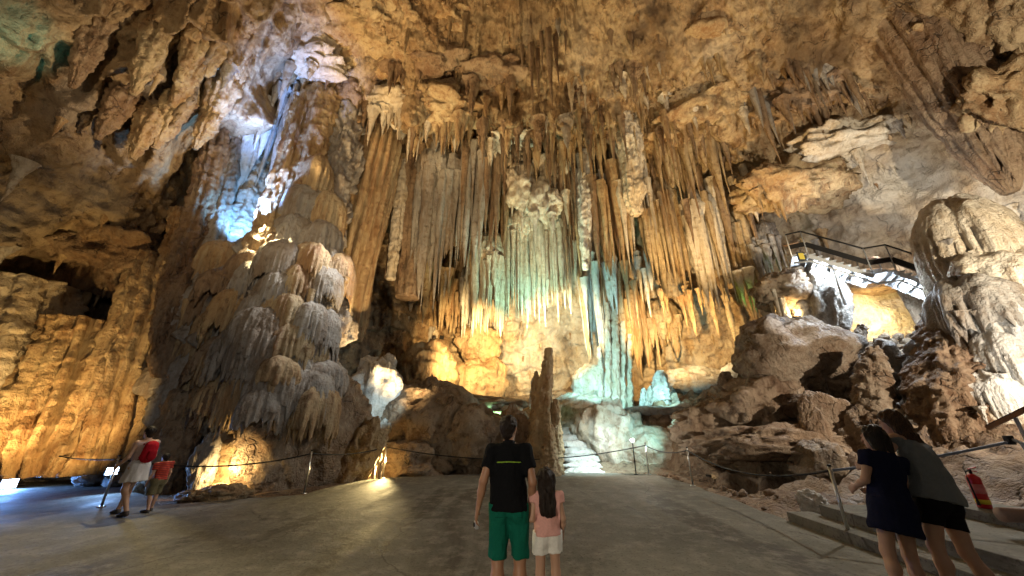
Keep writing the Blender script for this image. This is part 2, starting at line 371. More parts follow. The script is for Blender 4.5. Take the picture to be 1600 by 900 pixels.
disp = big * (0.55 + 0.3 * FL) + FL * (flute * 1.05 + 0.85 * terr) + (1 - 0.75 * FL) * bil + dimp + fine + lip + (1 - FL) * 0.10 * terr
V = (C0 + D * (base_r - disp)[:, None]).astype(np.float32)
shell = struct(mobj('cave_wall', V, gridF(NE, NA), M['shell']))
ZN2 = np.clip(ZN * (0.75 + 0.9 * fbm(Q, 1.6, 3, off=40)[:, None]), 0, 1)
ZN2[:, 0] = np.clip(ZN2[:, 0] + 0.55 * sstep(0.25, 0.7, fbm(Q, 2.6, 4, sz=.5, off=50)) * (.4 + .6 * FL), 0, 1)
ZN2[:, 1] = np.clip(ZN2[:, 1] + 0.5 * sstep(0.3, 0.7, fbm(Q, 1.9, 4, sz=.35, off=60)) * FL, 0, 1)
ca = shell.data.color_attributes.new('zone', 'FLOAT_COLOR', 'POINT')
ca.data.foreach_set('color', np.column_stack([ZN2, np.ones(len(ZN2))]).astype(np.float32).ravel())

# ================================================================== GROUND
gx = np.arange(-21, 24.01, 0.15); gy = np.arange(-8, 27.01, 0.15)
GX, GY = np.meshgrid(gx, gy)
PATH_PX = [(-60, 738), (90, 734), (190, 760), (255, 789), (330, 783), (410, 777), (475, 773), (530, 758), (590, 747), (660, 744), (740, 741), (860, 739), (960, 739), (1025, 741), (1075, 756), (1130, 775), (1190, 798), (1235, 815)]
path_w = [G(x, y)[:2] for x, y in PATH_PX]
STEP_A, STEP_B = G(1235, 815)[:2], G(1480, 905)[:2]
edge_x = np.array([p[0] for p in path_w]); edge_y = np.array([p[1] for p in path_w])
o_ = np.argsort(edge_x); edge_x = edge_x[o_]; edge_y = edge_y[o_]
FLOOR = [tuple(p) for p in path_w] + [tuple(STEP_B), (7.2, 2.0), (9.0, -6), (-20, -6), (-20.5, 8)]
def floor_dist(X, Y):
    best = np.full(X.shape, 1e9); ins = np.zeros(X.shape, bool)
    for i in range(len(FLOOR)):
        (ax, ay), (bx, by) = FLOOR[i], FLOOR[(i + 1) % len(FLOOR)]
        dx, dy = bx - ax, by - ay; t_ = np.clip(((X - ax) * dx + (Y - ay) * dy) / (dx * dx + dy * dy), 0, 1)
        best = np.minimum(best, np.hypot(X - ax - t_ * dx, Y - ay - t_ * dy))
        ins ^= ((ay > Y) != (by > Y)) & (X < dx * (Y - ay) / (dy if dy else 1e-9) + ax)
    return np.where(ins, -best, best)
def ground_z(X, Y):
    d = floor_dist(X, Y)                          # distance beyond the paved floor
    pts = np.stack([X, Y, np.zeros_like(X)], -1).astype(np.float32)
    back = 3.3 * sstep(0.3, 10.5, d) * sstep(-7, -2, X) * (1 - .35 * sstep(5, 10, X))
    rmask = sstep(5.0, 8.5, X + 0.35 * (Y - 12)) * sstep(0.0, 2.5, d) * sstep(7.5, 10.5, Y)
    right = rmask * (0.30 * np.clip(X - 6.0, 0, 9) + 0.22 * np.clip(Y - 11.5, 0, 9))
    pit = -0.75 * np.exp(-(((X - 7.6) / 1.9) ** 2 + ((Y - 11.2) / 1.0) ** 2)) * sstep(0.05, .7, d)
    nz = 0.35 * billow(pts, 1.1, 4, .55) + 0.25 * fbm(pts, 2.5, 3)
    offp = sstep(0.0, 1.2, d)
    z = -0.06 + offp * (np.maximum(back, right) + pit) + nz * (0.12 * sstep(0.1, .5, d) * (X > 2) + 0.9 * rmask + .35 * offp * sstep(-2, 0, X))
    z = z + 0.05 * fbm(pts, .4, 3) * offp
    return np.where(d <= 0.05, -0.06, z)
GZ = ground_z(GX, GY)
ground = struct(mobj('ground', np.stack([GX, GY, GZ], -1).reshape(-1, 3), gridF(*GX.shape), M['red']))

t = NT('worn_concrete'); geo = t.n('ShaderNodeNewGeometry'); pos = geo.outputs['Position']
a1 = noise_on(t, pos, 0.5, 6, .6, .5); a2 = noise_on(t, pos, 3.0, 8, .7); a3 = noise_on(t, pos, 22, 4, .6)
mp = t.n('ShaderNodeMapping'); mp.inputs['Rotation'].default_value = (0, 0, 0.7); mp.inputs['Scale'].default_value = (1, .22, 1); t.l(pos, mp.inputs[0])
a4 = noise_on(t, mp.outputs[0], 0.9, 5, .6, .8)
c = t.mix(t.ramp(a1, .35, (0, 0, 0), .65, (1, 1, 1)), (0.215, 0.208, 0.175), (0.14, 0.135, 0.112))
c = t.mix(t.ramp(a4, .53, (0, 0, 0), .62, (.85,) * 3), c, (0.075, 0.068, 0.055))
c = t.mix(t.ramp(a2, .48, (0, 0, 0), .66, (.75,) * 3), c, (0.29, 0.275, 0.235))
vo = t.n('ShaderNodeTexVoronoi', feature='DISTANCE_TO_EDGE', i_Scale=0.2); 
ad = t.n('ShaderNodeVectorMath', operation='ADD'); nz = t.n('ShaderNodeTexNoise', i_Scale=0.9, i_Detail=5.0); t.l(pos, nz.inputs['Vector']); t.l(pos, ad.inputs[0]); t.l(nz.outputs['Color'], ad.inputs[1]); t.l(ad.outputs[0], vo.inputs['Vector'])
c = t.mix(t.ramp(vo.outputs['Distance'], 0.0, (.7,) * 3, 0.0035, (0, 0, 0)), c, (0.06, 0.05, 0.04))
c = t.mix(t.ramp(a3, .56, (0, 0, 0), .66, (.6,) * 3), c, (0.055, 0.05, 0.042))
t.l(c, t.b.inputs['Base Color'])
t.l(t.ramp(a4, .4, (.9,) * 3, .68, (.6,) * 3), t.b.inputs['Roughness']); t.b.inputs['Specular IOR Level'].default_value = .12
mx = t.n('ShaderNodeMath', operation='MULTIPLY_ADD'); t.l(a3, mx.inputs[0]); mx.inputs[1].default_value = .25; t.l(a2, mx.inputs[2])
bp = t.n('ShaderNodeBump'); bp.inputs['Strength'].default_value = .6; bp.inputs['Distance'].default_value = .04; t.l(mx.outputs[0], bp.inputs['Height']); t.l(bp.outputs[0], t.b.inputs['Normal'])
M['concrete'] = t.m
poly = FLOOR[::-1]
rag = []
for i in range(len(poly)):
    p = np.array(poly[i]); q = np.array(poly[(i + 1) % len(poly)])
    L = np.linalg.norm(q - p); m = max(1, int(L / .35)) if L < 5 else 1
    for k in range(m):
        a = p + (q - p) * k / m
        rag.append((a[0] + random.uniform(-.05, .05) * (m > 1), a[1] + random.uniform(-.05, .05) * (m > 1)))
fl = struct(MB().prism(rag, -0.14, 0.0).build('concrete_floor', M['concrete']))

# ================================================================== FORMATION BUILDERS
def tube_form(pts, radii, mat, nang=64, nlen=90, flute=(0, 0), rough=(0.5, 0.1), tier=(0, 0), squash=1.0, seed=0.0, closed=True):
    """rock body along a near-vertical path; rings are horizontal"""
    pts = np.asarray(pts, float); radii = np.asarray(radii, float)
    seg = np.concatenate([[0], np.cumsum(np.linalg.norm(np.diff(pts, axis=0), axis=1))]); L = seg[-1]
    tt = np.linspace(0, L, nlen)
    ctr = np.stack([np.interp(tt, seg, pts[:, k]) for k in range(3)], -1); rr = np.interp(tt, seg, radii)
    k = max(1, nlen // 18); ker = np.ones(2 * k + 1) / (2 * k + 1)
    pad = lambda a: np.convolve(np.pad(a, k, mode='edge'), ker, 'valid')
    ctr = np.stack([pad(ctr[:, i]) for i in range(3)], -1); rr = pad(rr)
    th = np.linspace(0, 2 * np.pi, nang, endpoint=False)
    TH, T = np.meshgrid(th, tt); ct, st = np.cos(TH), np.sin(TH)
    r = rr[:, None] * np.ones_like(TH)
    unit = np.stack([ct, st, T * 0], -1)
    P0 = ctr[:, None, :] + unit * r[..., None]
    if flute[0]:
        wv = TH * flute[0] / 2 + 1.6 * perlin(ct * 1.3 + seed, st * 1.3, T * 0.08 / max(.05, L / 10)) + 0.25 * perlin(ct * 3 + seed, st * 3, T * .8)
        lobe = np.abs(np.cos(wv)) ** 0.6
        big_l = perlin(ct * 1.7 + seed * 2, st * 1.7, T * .15)
        r = r * (1 + flute[1] * (lobe - 0.65) + flute[1] * .8 * big_l)
    if tier[0]:
        ph = T / L * tier[0] + 0.9 * perlin(ct * 1.2 + seed, st * 1.2, T * .3 + seed)
        s_ = ph - np.floor(ph); s_ = s_ * sstep(0, .15, 1 - s_)
        r = r * (1 + tier[1] * (s_ - .45))
    q = np.stack([ctr[:, 0:1] + ct * r, ctr[:, 1:2] + st * r, ctr[:, 2:3] + 0 * r], -1).astype(np.float32)
    dn = rough[1] * (fbm(q, rough[0], 4, .55, sz=0.55, off=seed) + 0.35 * billow(q, rough[0] * .35, 2, sz=.6, off=seed + 3))
    r = r + dn * np.minimum(1, r / (rough[0] * .5 + 1e-6))
    r = np.maximum(r, 0.004)
    out = np.stack([ctr[:, 0:1] + ct * r, ctr[:, 1:2] + st * r * squash, ctr[:, 2:3] + 0 * r], -1)
    out[..., 2] += (0.25 * rough[1] * fbm(q, rough[0] * 1.5, 2, off=seed + 9))
    F = gridF(nlen, nang, True)
    V = out.reshape(-1, 3)
    n = len(V); V = np.vstack([V, out[0].mean(0), out[-1].mean(0)])
    F = F[:, ::-1] if pts[0][2] > pts[-1][2] else F
    caps = []
    for j in range(nang):
        j2 = (j + 1) % nang
        caps.append((n, j, j2, j2)); caps.append((n + 1, (nlen - 1) * nang + j2, (nlen - 1) * nang + j, (nlen - 1) * nang + j))
    faces = [tuple(f) for f in F.tolist()] + [c[:3] for c in caps]
    return V, faces
def pxpath(spec):
    return [P(a, b, c) for a, b, c, d in spec], [RW(d, b, c) for a, b, c, d in spec]
def column(name, label, cat, spec, mat, parent=None, **kw):
    pts, rr = pxpath(spec)
    V, F = tube_form(pts, rr, None, **kw)
    ctr = np.array(pts[-1] if pts[-1][2] < pts[0][2] else pts[0])
    o = mobj(name, V - ctr, F, M[mat], parent); o.location = ctr
    if parent is None and label: tag(o, label, cat)
    return o
def bell_data(mat, seed, nang=98, fringe=0.35, flutes=26, dome=1.0):
    """one flowstone canopy: domed cap, fluted skirt with a ragged dripping edge; unit radius, unit height, rim at z=0"""
    prof = [(0.02, 1.0), (.22, .98), (.45, .93), (.66, .84), (.82, .72), (.92, .58), (.97, .42), (.99, .26), (1.0, .12), (.985, 0), (.93, -.06), (.84, .02), (.7, .10), (.5, .14), (.25, .15)]
    pr = np.array(prof); tt = np.linspace(0, 1, 44); s = np.linspace(0, 1, len(pr))
    R = np.interp(tt, s, pr[:, 0]); Z = np.interp(tt, s, pr[:, 1])
    th = np.linspace(0, 2 * np.pi, nang, endpoint=False); TH, T = np.meshgrid(th, tt)
    r = R[:, None] * np.ones_like(TH); z = Z[:, None] * np.ones_like(TH)
    ct, st = np.cos(TH), np.sin(TH)
    skirt = sstep(.25, .6, T)
    w_ = TH * flutes / 2 + 2.2 * perlin(ct * 2 + seed, st * 2, T * .6)
    lobe = np.abs(np.cos(w_)) ** .6
    r = r * (1 + skirt * .26 * (lobe - .6) + .30 * perlin(ct * 1.1 + seed, st * 1.1, T * 0 + seed) + .14 * perlin(ct * 2.6 + seed, st * 2.6, T * 1.5))
    low = sstep(.45, .66, T) * (1 - sstep(.70, .86, T))
    drip = fringe * (0.25 + np.abs(perlin(ct * 3 + seed * 3, st * 3, T * 0)) * 1.6) * (.35 + lobe) * (.6 + .8 * perlin(ct * 9 + seed, st * 9, T * 0))
    z = z - low * np.clip(drip, 0, 2)
    q = np.stack([ct * r, st * r, z], -1).astype(np.float32)
    r = r + .05 * fbm(q, .3, 3, off=seed) + .03 * billow(q, .12, 2, off=seed); z = z + .05 * fbm(q, .4, 2, off=seed + 5) + .10 * perlin(ct * 1.4 + seed, st * 1.4, T * 0) 
    V = np.stack([ct * r, st * r, z], -1).reshape(-1, 3)
    return mesh_data('flowstone_canopy', V, gridF(44, nang, True)[:, ::-1], mat)
_bells = {}
def bell(parent, px, py, Y, wpx, hpx, mat, k=0, rot=None):
    """canopy whose rim centre is seen at px,py"""
    key = (mat, k)
    if key not in _bells: _bells[key] = bell_data(M[mat], 3.3 * k + 1, fringe=.45 + .2 * (k % 3), flutes=22 + 5 * (k % 4))
    o = link('canopy', _bells[key], parent)
    r = RW(wpx / 2, py, Y); h = P(px, py - hpx, Y)[2] - P(px, py, Y)[2]
    o.location = Vector(P(px, py, Y)) - (parent.location if parent else Vector())
    o.rotation_euler = (0, 0, random.uniform(0, 6.28) if rot is None else rot); o.scale = (r, r * random.uniform(.85, 1.1), h)
    return o
# stalactite prototypes: hang from z=0 down to z=-1, unit radius at the top
_stal = {}
def stal_data(mat, k, pipe=False):
    key = (mat, k, pipe)
    if key not in _stal:
        n = 30; tt = np.linspace(0, 1, n); rr_ = np.random.default_rng(k + 40)
        if pipe: R = (0.98 - .30 * tt + .03 * np.sin(tt * 9 + k)) * np.clip((1 - tt) / (.25 + .12 * (k % 4)), 0, 1) ** .75; nf = 9
        else: R = (1 - tt) ** (0.75 + .25 * (k % 3)) * (1 + .22 * np.sin(tt * (7 + k) + k) * (1 - tt)) + .05 * (1 - tt); nf = 5
        if not pipe: R = R + .35 * np.exp(-tt * 9)
        nang = 20; th = np.linspace(0, 2 * np.pi, nang, endpoint=False); TH, T = np.meshgrid(th, tt); ct, st = np.cos(TH), np.sin(TH)
        r = R[:, None] * (1 + (.22 if pipe else .14) * (np.abs(np.cos(TH * nf / 2 + 1.5 * perlin(ct + k, st, T * 2))) - .6) + .30 * perlin(ct * 1.2 + k * 3, st * 1.2, T * 5) + .16 * perlin(ct * 2.5 + k, st * 2.5, T * 16))
        bx = .35 * perlin(tt * 2.2 + k * 5, tt * 0 + 1, tt * 0) * (0.25 if pipe else 1) * tt; by = .35 * perlin(tt * 2.2 + k * 5, tt * 0 + 9, tt * 0) * tt
        V = np.stack([ct * r + bx[:, None], st * r + by[:, None], -T], -1).reshape(-1, 3)
        _stal[key] = mesh_data('stalactite', V, gridF(n, nang, True)[:, ::-1], M[mat])
    return _stal[key]
def stal(parent, px, ptop, pbot, rpx, Y, mat, k=None, pipe=False, name='stalactite'):
    k = random.randrange(7) if k is None else k
    o = link(name, stal_data(mat, k, pipe), parent)
    top = P(px, ptop, Y); L = max(.15, top[2] - ZAT(pbot, Y)); r = RW(rpx, (ptop + pbot) / 2, Y)
    o.location = Vector(top) - (parent.location if parent else Vector()); o.scale = (r, r, L); o.rotation_euler = (0, 0, random.uniform(0, 6.28))
    return o
def curtain(name, label, x0, x1, ytop, ybot, Y, n, rpx, mat, pipe=True, jit=.18, sag=0.0, dY=0.5, cap=True, capmat=None):
    """row of hanging pipes or drips under a common cap of rock"""
    ym = ytop; n = int(n * 1.75); rpx = rpx * .68; jit = jit * 2.1
    th = thing(name, label, 'curtain' if pipe else 'stalactites', tuple(P((x0 + x1) / 2, ym, Y)))
    for i in range(n):
        f = (i + .5) / n; px = x0 + (x1 - x0) * f + random.uniform(-.3, .3) * (x1 - x0) / n
        yb = ybot + random.uniform(-1, .6) * jit * (ybot - ytop) + sag * (1 - (2 * f - 1) ** 2) * (ybot - ytop)
        yy = Y + dY * (abs(2 * f - 1) ** 2) + random.uniform(-.15, .15)
        stal(th, px, ytop + random.uniform(-16, 14), yb, rpx * random.uniform(.5, 1.65), yy + random.uniform(-.25, .3), mat, pipe=pipe and random.random() < .75)
    if cap:
        w_ = (x1 - x0)
        V, F = [], []
        pts, rr = pxpath([((x0 + x1) / 2, ytop - 30, Y + .7, w_ * .28), ((x0 + x1) / 2, ytop - 14, Y + .6, w_ * .48), ((x0 + x1) / 2, ytop + 2, Y + .5, w_ * .52), ((x0 + x1) / 2, ytop + 16, Y + .7, w_ * .42), ((x0 + x1) / 2, ytop + (ybot - ytop) * .45, Y + 1.2, w_ * .32), ((x0 + x1) / 2, ytop + (ybot - ytop) * .7, Y + 1.4, w_ * .12)])
        V, F = tube_form(pts, rr, None, nang=72, nlen=40, flute=(max(8, n * 2), .22), rough=(.6, .16), squash=.6, seed=x0 * .37)
        o = mobj('backing', V - np.array(th.location), F, M[capmat or mat], th)
    return th
def blob(name, label, cat, px, py, Y, wpx, hpx, mat, depth=1.0, seed=0.0, rough=.28, n=(44, 80), rot=0.0, parent=None, facet=0.0, tilt=0.0):
    """rounded rock whose centre is seen at px,py"""
    nl, na = n; ph = np.linspace(0, np.pi, nl); th = np.linspace(0, 2 * np.pi, na, endpoint=False)
    TH, PH = np.meshgrid(th, ph)
    d = np.stack([np.cos(TH) * np.sin(PH), np.sin(TH) * np.sin(PH), np.cos(PH)], -1).astype(np.float32)
    q = d + seed * 3.1
    r = 1 + rough * (1.1 * fbm(q, 1.1, 4, .5) + .5 * billow(q, .55, 3, .5))
    if facet:
        fr = np.random.default_rng(int(seed * 10) + 1); cut = fr.normal(size=(11, 3)); cut /= np.linalg.norm(cut, axis=1)[:, None]
        for cdir in cut:
            dt = d @ cdir; r = np.where(dt > .2, np.minimum(r, facet * (.72 + .18 * fr.random()) / np.maximum(dt, .2)), r)
    r = r + .05 * fbm(q, .26, 3) + .022 * billow(q, .09, 2) 
    rx = RW(wpx / 2, py, Y); rz = RW(hpx / 2, py, Y)
    V = d * r[..., None] * np.array((rx, rx * depth, rz))
    if tilt: 
        c_, s_ = math.cos(tilt), math.sin(tilt); V = np.stack([V[..., 0] * c_ - V[..., 2] * s_, V[..., 1], V[..., 0] * s_ + V[..., 2] * c_], -1)
    o = mobj(name, V.reshape(-1, 3), gridF(nl, na, True)[:, ::-1], M[mat], parent)
    o.location = Vector(P(px, py, Y)) - (parent.location if parent else Vector()); o.rotation_euler = (0, 0, rot)
    if label: tag(o, label, cat)
    return o

# ================================================================== SMALL DRIPS ON THE SHELL
nrm = np.empty(len(V) * 0 + (NA * NE) * 3, np.float32); shell.data.vertices.foreach_get('normal', nrm); nrm = nrm.reshape(-1, 3)
SV = np.empty(NA * NE * 3, np.float32); shell.data.vertices.foreach_get('co', SV); SV = SV.reshape(-1, 3)
inward = np.sum(nrm * (C0 - SV), axis=1) > 0
nz_ = np.where(inward, nrm[:, 2], -nrm[:, 2])
def proj(W):
    X, Y, Z = W[..., 0], W[..., 1], W[..., 2] - CAMH
    dep = Y * CS + Z * SN; up = -Y * SN + Z * CS
    return 800 + FPX * X / np.maximum(dep, .01), 450 - FPX * up / np.maximum(dep, .01), dep
PX, PY, DEP = proj(SV)
seen = (DEP > 1) & (PX > -60) & (PX < 1660) & (PY > -60) & (PY < 620)
wgt = np.where(seen & (nz_ < -.15) & (SV[:, 2] > 4.5), (-nz_) * (.12 + FL) ** 1.3, 0)
wgt[np.arange(len(wgt)) % NA < 2] = 0
wgt = wgt * np.where((PX < 400) & (PY < 340), .06, 1) * np.where(PY < 110, .25, 1)
pick = rng.choice(len(wgt), 900, replace=False, p=wgt / wgt.sum())
size_rank = np.argsort(-(rng.random(len(pick)) ** 2))
mats_ = ['tan', 'tan', 'brown', 'grey', 'pale']
stuffV, stuffF, so = [], [], 0
for n_i, vi in enumerate(pick[size_rank]):
    p = SV[vi]; f = FL[vi]; k = n_i % 7
    L = random.uniform(.35, .9) * (1 + 1.7 * f) * (1.35 if n_i < 200 else .6); r = L * random.uniform(.085, .16) + .02
    if n_i < 240:
        o = link('stalactite', stal_data(mats_[n_i % 5], k), shell)
        o.location = (p[0], p[1], p[2] + .12); o.scale = (r, r, L); o.rotation_euler = (0, 0, random.uniform(0, 6.28))
    else:
        nn, na = 8, 7; tt = np.linspace(0, 1, nn); th = np.linspace(0, 2 * np.pi, na, endpoint=False)
        R = r * ((1 - tt) ** .9 + .3 * np.exp(-tt * 8)) * (1 + .2 * np.sin(tt * 9 + k))
        vv = np.stack([p[0] + R[:, None] * np.cos(th), p[1] + R[:, None] * np.sin(th), p[2] + .1 - L * tt[:, None] + 0 * th[None]], -1).reshape(-1, 3)
        stuffV.append(vv); stuffF.append(gridF(nn, na, True)[:, ::-1] + so); so += len(vv)
so_ = mobj('small_stalactites', np.vstack(stuffV), np.vstack(stuffF), M['tan'], shell); so_['kind'] = 'stuff'

# ================================================================== HANGING FORMATIONS
# --- ceiling, top centre
t1 = thing('stalactite_cluster', 'brown stalactite cluster hanging from the roof at top centre', 'stalactites', tuple(P(850, 0, 12.2)))
for a in ((828, 10, 185, 7, 12.6), (842, -10, 120, 8, 12.2), (853, -10, 168, 8, 12.0), (864, -12, 150, 9, 12.3), (876, -20, 90, 12, 12.1), (888, -15, 60, 8, 12.4), (815, 0, 110, 8, 12.8), (838, 40, 160, 5, 12.9), (900, -10, 40, 8, 12.6)):
    stal(t1, *a, 'brown')
blob('root', None, None, 852, -8, 12.6, 110, 50, 'brown', seed=2.2, parent=t1, rough=.4)
t1 = thing('stalactite_cluster', 'short dark stalactites at the top edge right of centre', 'stalactites', tuple(P(965, -5, 11.5)))
for a in ((945, -15, 16, 6, 11.6), (958, -15, 26, 7, 11.5), (972, -15, 18, 6, 11.4), (985, -15, 30, 6, 11.6), (1000, -12, 12, 6, 11.5)): stal(t1, *a, 'brown')
t1 = thing('stalactite_cluster', 'single pale stalactite pair below the roof, right of centre', 'stalactites', tuple(P(1010, 20, 13)))
for a in ((1012, 22, 120, 8, 13.0), (1004, 70, 130, 7, 13.3), (995, 60, 105, 8, 13.5)): stal(t1, *a, 'pale')
# --- ceiling, right: dark fringe and the huge leaning column
t1 = thing('stalactite_cluster', 'fringe of thin dark stalactites under the right roof', 'stalactites', tuple(P(1300, 95, 12)))
for i in range(26):
    f = i / 25; stal(t1, 1225 + 140 * f + random.uniform(-4, 4), 88 + 16 * math.sin(f * 3) + random.uniform(-6, 6), 138 + random.uniform(-15, 52), random.uniform(4.5, 7.5), 12.2 + random.uniform(-.4, .4), random.choice(['brown', 'brown', 'grey']))
blob('root', None, None, 1296, 80, 12.6, 190, 60, 'brown', seed=5.1, parent=t1, rough=.4)
t1 = thing('stalactite_cluster', 'long dark drooping stalactites left of the right roof fringe', 'stalactites', tuple(P(1170, 95, 13)))
for a in ((1150, 70, 200, 11, 13.2), (1163, 90, 260, 13, 13.3), (1178, 110, 235, 9, 13.5), (1196, 100, 190, 9, 13.4), (1140, 90, 170, 8, 13.6), (1210, 120, 215, 9, 13.8)): stal(t1, *a, random.choice(['brown', 'grey']))
t1 = thing('stalactite_cluster', 'broad brown drapery tip beside the leaning fluted column', 'stalactites', tuple(P(1410, 70, 11)))
for a in ((1408, 60, 195, 20, 11.4), (1424, 70, 185, 15, 11.2), (1440, 60, 150, 14, 11.1), (1395, 70, 150, 13, 11.5)): stal(t1, *a, 'brown')
t1 = thing('fluted_column', 'huge fluted tapering stalactite slanting down at upper right', 'stalactite', tuple(P(1430, 0, 9.6)))
pts, rr = pxpath([(1385, -40, 9.4, 58), (1425, 20, 9.5, 50), (1470, 90, 9.7, 44), (1508, 160, 9.9, 40), (1545, 230, 10.1, 29), (1570, 280, 10.2, 18), (1584, 306, 10.25, 5)])
Vv, Ff = tube_form(pts, rr, None, nang=110, nlen=160, flute=(17, .26), rough=(.5, .07), seed=3.3)
mobj('shaft', Vv - np.array(t1.location), Ff, M['brown'], t1)
for a in ((1515, 170, 270, 9, 9.75), (1535, 200, 290, 8, 9.85), (1480, 110, 215, 10, 9.4), (1455, 70, 180, 11, 9.3)): stal(t1, *a, 'brown', pipe=False)

# --- bosses of rock bulging from the roof, with drips
RBS = [('broad tan rock boss on the right wall above the big organ pipes', 1105, 165, 14.6, 170, 80, 'tan', 8), ('lumpy boss of rock at the roof edge above the yellow pipes', 1030, 205, 15.6, 90, 60, 'tan', 6), ('pale rounded boss below the notch in the roof', 925, 120, 14.2, 110, 60, 'pale', 6), ('brown boss under the roof left of the pale drape', 880, 175, 15.0, 90, 60, 'brown', 7),
       ('tan rock boss at the roof edge above the grey drapery', 700, 175, 14.8, 120, 56, 'tan', 7), ('cream lump at the roof edge above the fluted column', 605, 165, 14.5, 90, 50, 'pale', 6), ('brown roof boss right of the blue lit patch', 530, 150, 13.9, 80, 56, 'brown', 5), ('roof lump in the middle of the upper right roof', 1120, 60, 12.3, 150, 70, 'tan', 4),
       ('dark roof boss left of the thin stalactite fringe', 1215, 75, 12.3, 110, 60, 'brown', 5), ('rough tan boss on the right wall above the stairs', 1240, 290, 14.8, 150, 80, 'tan', 4), ('smooth roof swelling at top left of centre', 560, 45, 11.3, 200, 70, 'tan', 0), ('long boss of brown rock at the top edge', 1000, 30, 11.9, 130, 56, 'brown', 5),
       ('knobbly boss high on the right wall', 1330, 230, 13.6, 140, 60, 'pale', 3), ('rock swelling beside the leaning fluted column', 1500, 60, 9.0, 130, 70, 'tan', 0), ('tan rock swelling at the upper right corner', 1575, 150, 8.6, 120, 110, 'tan', 0), ('greenish rounded boss above the pale green lobes', 800, 215, 15.9, 90, 46, 'pale', 5),
       ('pale jagged roof boss right of the blue lit patch', 468, 95, 11.6, 110, 50, 'pale', 2), ('brown knobbly roof boss left of the top stalactites', 650, 95, 12.9, 130, 50, 'brown', 6), ('dark roof boss below the top stalactite cluster', 770, 120, 13.9, 120, 46, 'brown', 6), ('brown roof boss above the long ragged pale drape', 985, 95, 13.4, 100, 56, 'brown', 5), ('rough brown boss beneath the thin stalactite fringe', 1265, 150, 12.9, 120, 50, 'brown', 5), ('brown roof boss at the top right of centre', 1185, 15, 11.0, 140, 50, 'brown', 4), ('tan roof boss at the top edge left of centre', 690, 20, 11.2, 140, 50, 'tan', 3)]
for i, (lb, x, y, Y, w_, h, m, nd) in enumerate(RBS):
    t1 = thing('rock_boss', lb, 'rock', tuple(P(x, y, Y + .5)))
    blob('boss', None, None, x, y, Y + .5, w_, h, m, depth=.6, seed=120 + i * 1.3, parent=t1, rough=.5, n=(52, 84))
    for j in range(nd): stal(t1, x + random.uniform(-.4, .4) * w_, y + h * .12, y + h * .35 + random.uniform(10, 52), random.uniform(4.5, 8), Y + random.uniform(-.1, .5), m)
# --- upper left: slanting ribs of the near overhang
LB = ['narrow rib under the top edge left of the roof centre', 'thin rib beside the topmost pale rib at upper left', 'rough rib above the blue lit hollow', 'short rib just left of the dark hollow', 'ridge low on the upper left overhang near the hollow', 'faint brown rib in the dim upper left', 'slanting tan rock rib at upper left, nearest the roof centre', 'second slanting rock rib from the blue lit ceiling patch', 'third slanting rock rib from the blue lit ceiling patch', 'slanting rib in the middle of the upper left overhang', 'long brown rib low on the upper left overhang', 'pale short rib beside the dark hollow at upper left', 'leftmost slanting rib near the teal lit corner', 'dim slanting rib below the teal lit corner']
for i, (x0, y0, x1, y1, Y, r) in enumerate(((410, -10, 372, 75, 9.4, 12), (300, -20, 250, 80, 8.2, 12), (392, 60, 352, 150, 10.2, 11), (345, 160, 305, 235, 10.6, 10), (255, 150, 205, 250, 9.6, 14), (190, -10, 140, 90, 7.6, 13), (372, 10, 318, 120, 9.2, 15), (340, -10, 280, 130, 8.7, 17), (318, 70, 268, 170, 9.2, 13), (270, 10, 205, 150, 8.3, 15), (300, 130, 240, 235, 9.8, 14), (372, 95, 318, 205, 10.4, 15), (165, 20, 110, 140, 7.7, 14), (210, 120, 150, 220, 8.9, 13))):
    column('rock_rib', LB[i], 'rock rib', [(x0, y0, Y + .3, r), ((x0 * 2 + x1) / 3, (y0 * 2 + y1) / 3, Y - .15, r * 1.15), ((x0 + 2 * x1) / 3, (y0 + 2 * y1) / 3, Y, r * .85), (x1, y1, Y + .2, 3)], 'tan' if i not in (5, 12, 13) else 'brown', nang=48, nlen=80, flute=(9, .3), rough=(.4, .12), seed=i * 2.7)

# --- centre left columns
column('limestone_column', 'brown rough column left of the smooth fluted column', 'column', [(505, 150, 13.7, 28), (490, 220, 13.3, 24), (468, 290, 12.8, 21), (448, 350, 12.3, 20), (430, 420, 11.5, 19), (410, 490, 10.9, 17), (396, 560, 10.5, 14), (386, 610, 10.4, 6)], 'tan', nang=80, nlen=190, flute=(11, .22), rough=(.6, .16), seed=1.1)
column('limestone_column', 'lumpy grey brown column between the two tan columns', 'column', [(548, 150, 14.7, 18), (535, 220, 14.3, 20), (518, 300, 13.8, 22), (505, 370, 13.3, 24), (492, 440, 12.6, 25), (480, 510, 12.0, 22), (472, 560, 11.7, 12)], 'grey', nang=80, nlen=170, flute=(8, .2), rough=(.7, .26), tier=(9, .25), seed=2.1)
column('fluted_column', 'tall straight fluted tan column left of centre', 'column', [(594, 214, 16.4, 30), (590, 235, 16.2, 36), (575, 300, 16.2, 36), (558, 370, 16.2, 36), (542, 440, 16.2, 36), (530, 500, 16.2, 38), (522, 535, 16.2, 34)], 'tan', nang=130, nlen=160, flute=(19, .30), rough=(.5, .05), seed=4.2)
column('fluted_column', 'shorter fluted column in front of the straight tan column', 'column', [(560, 262, 15.6, 10), (556, 285, 15.5, 17), (540, 350, 15.5, 20), (525, 420, 15.4, 22), (512, 490, 15.3, 22)], 'tan', nang=90, nlen=120, flute=(13, .3), rough=(.4, .07), seed=6.2)
column('limestone_column', 'thin pale column right of the straight fluted column', 'column', [(633, 250, 17.4, 6), (628, 290, 17.4, 9), (622, 340, 17.4, 9), (615, 400, 17.4, 8), (609, 440, 17.4, 6)], 'pale', nang=40, nlen=120, flute=(5, .25), rough=(.3, .08), seed=7.7)
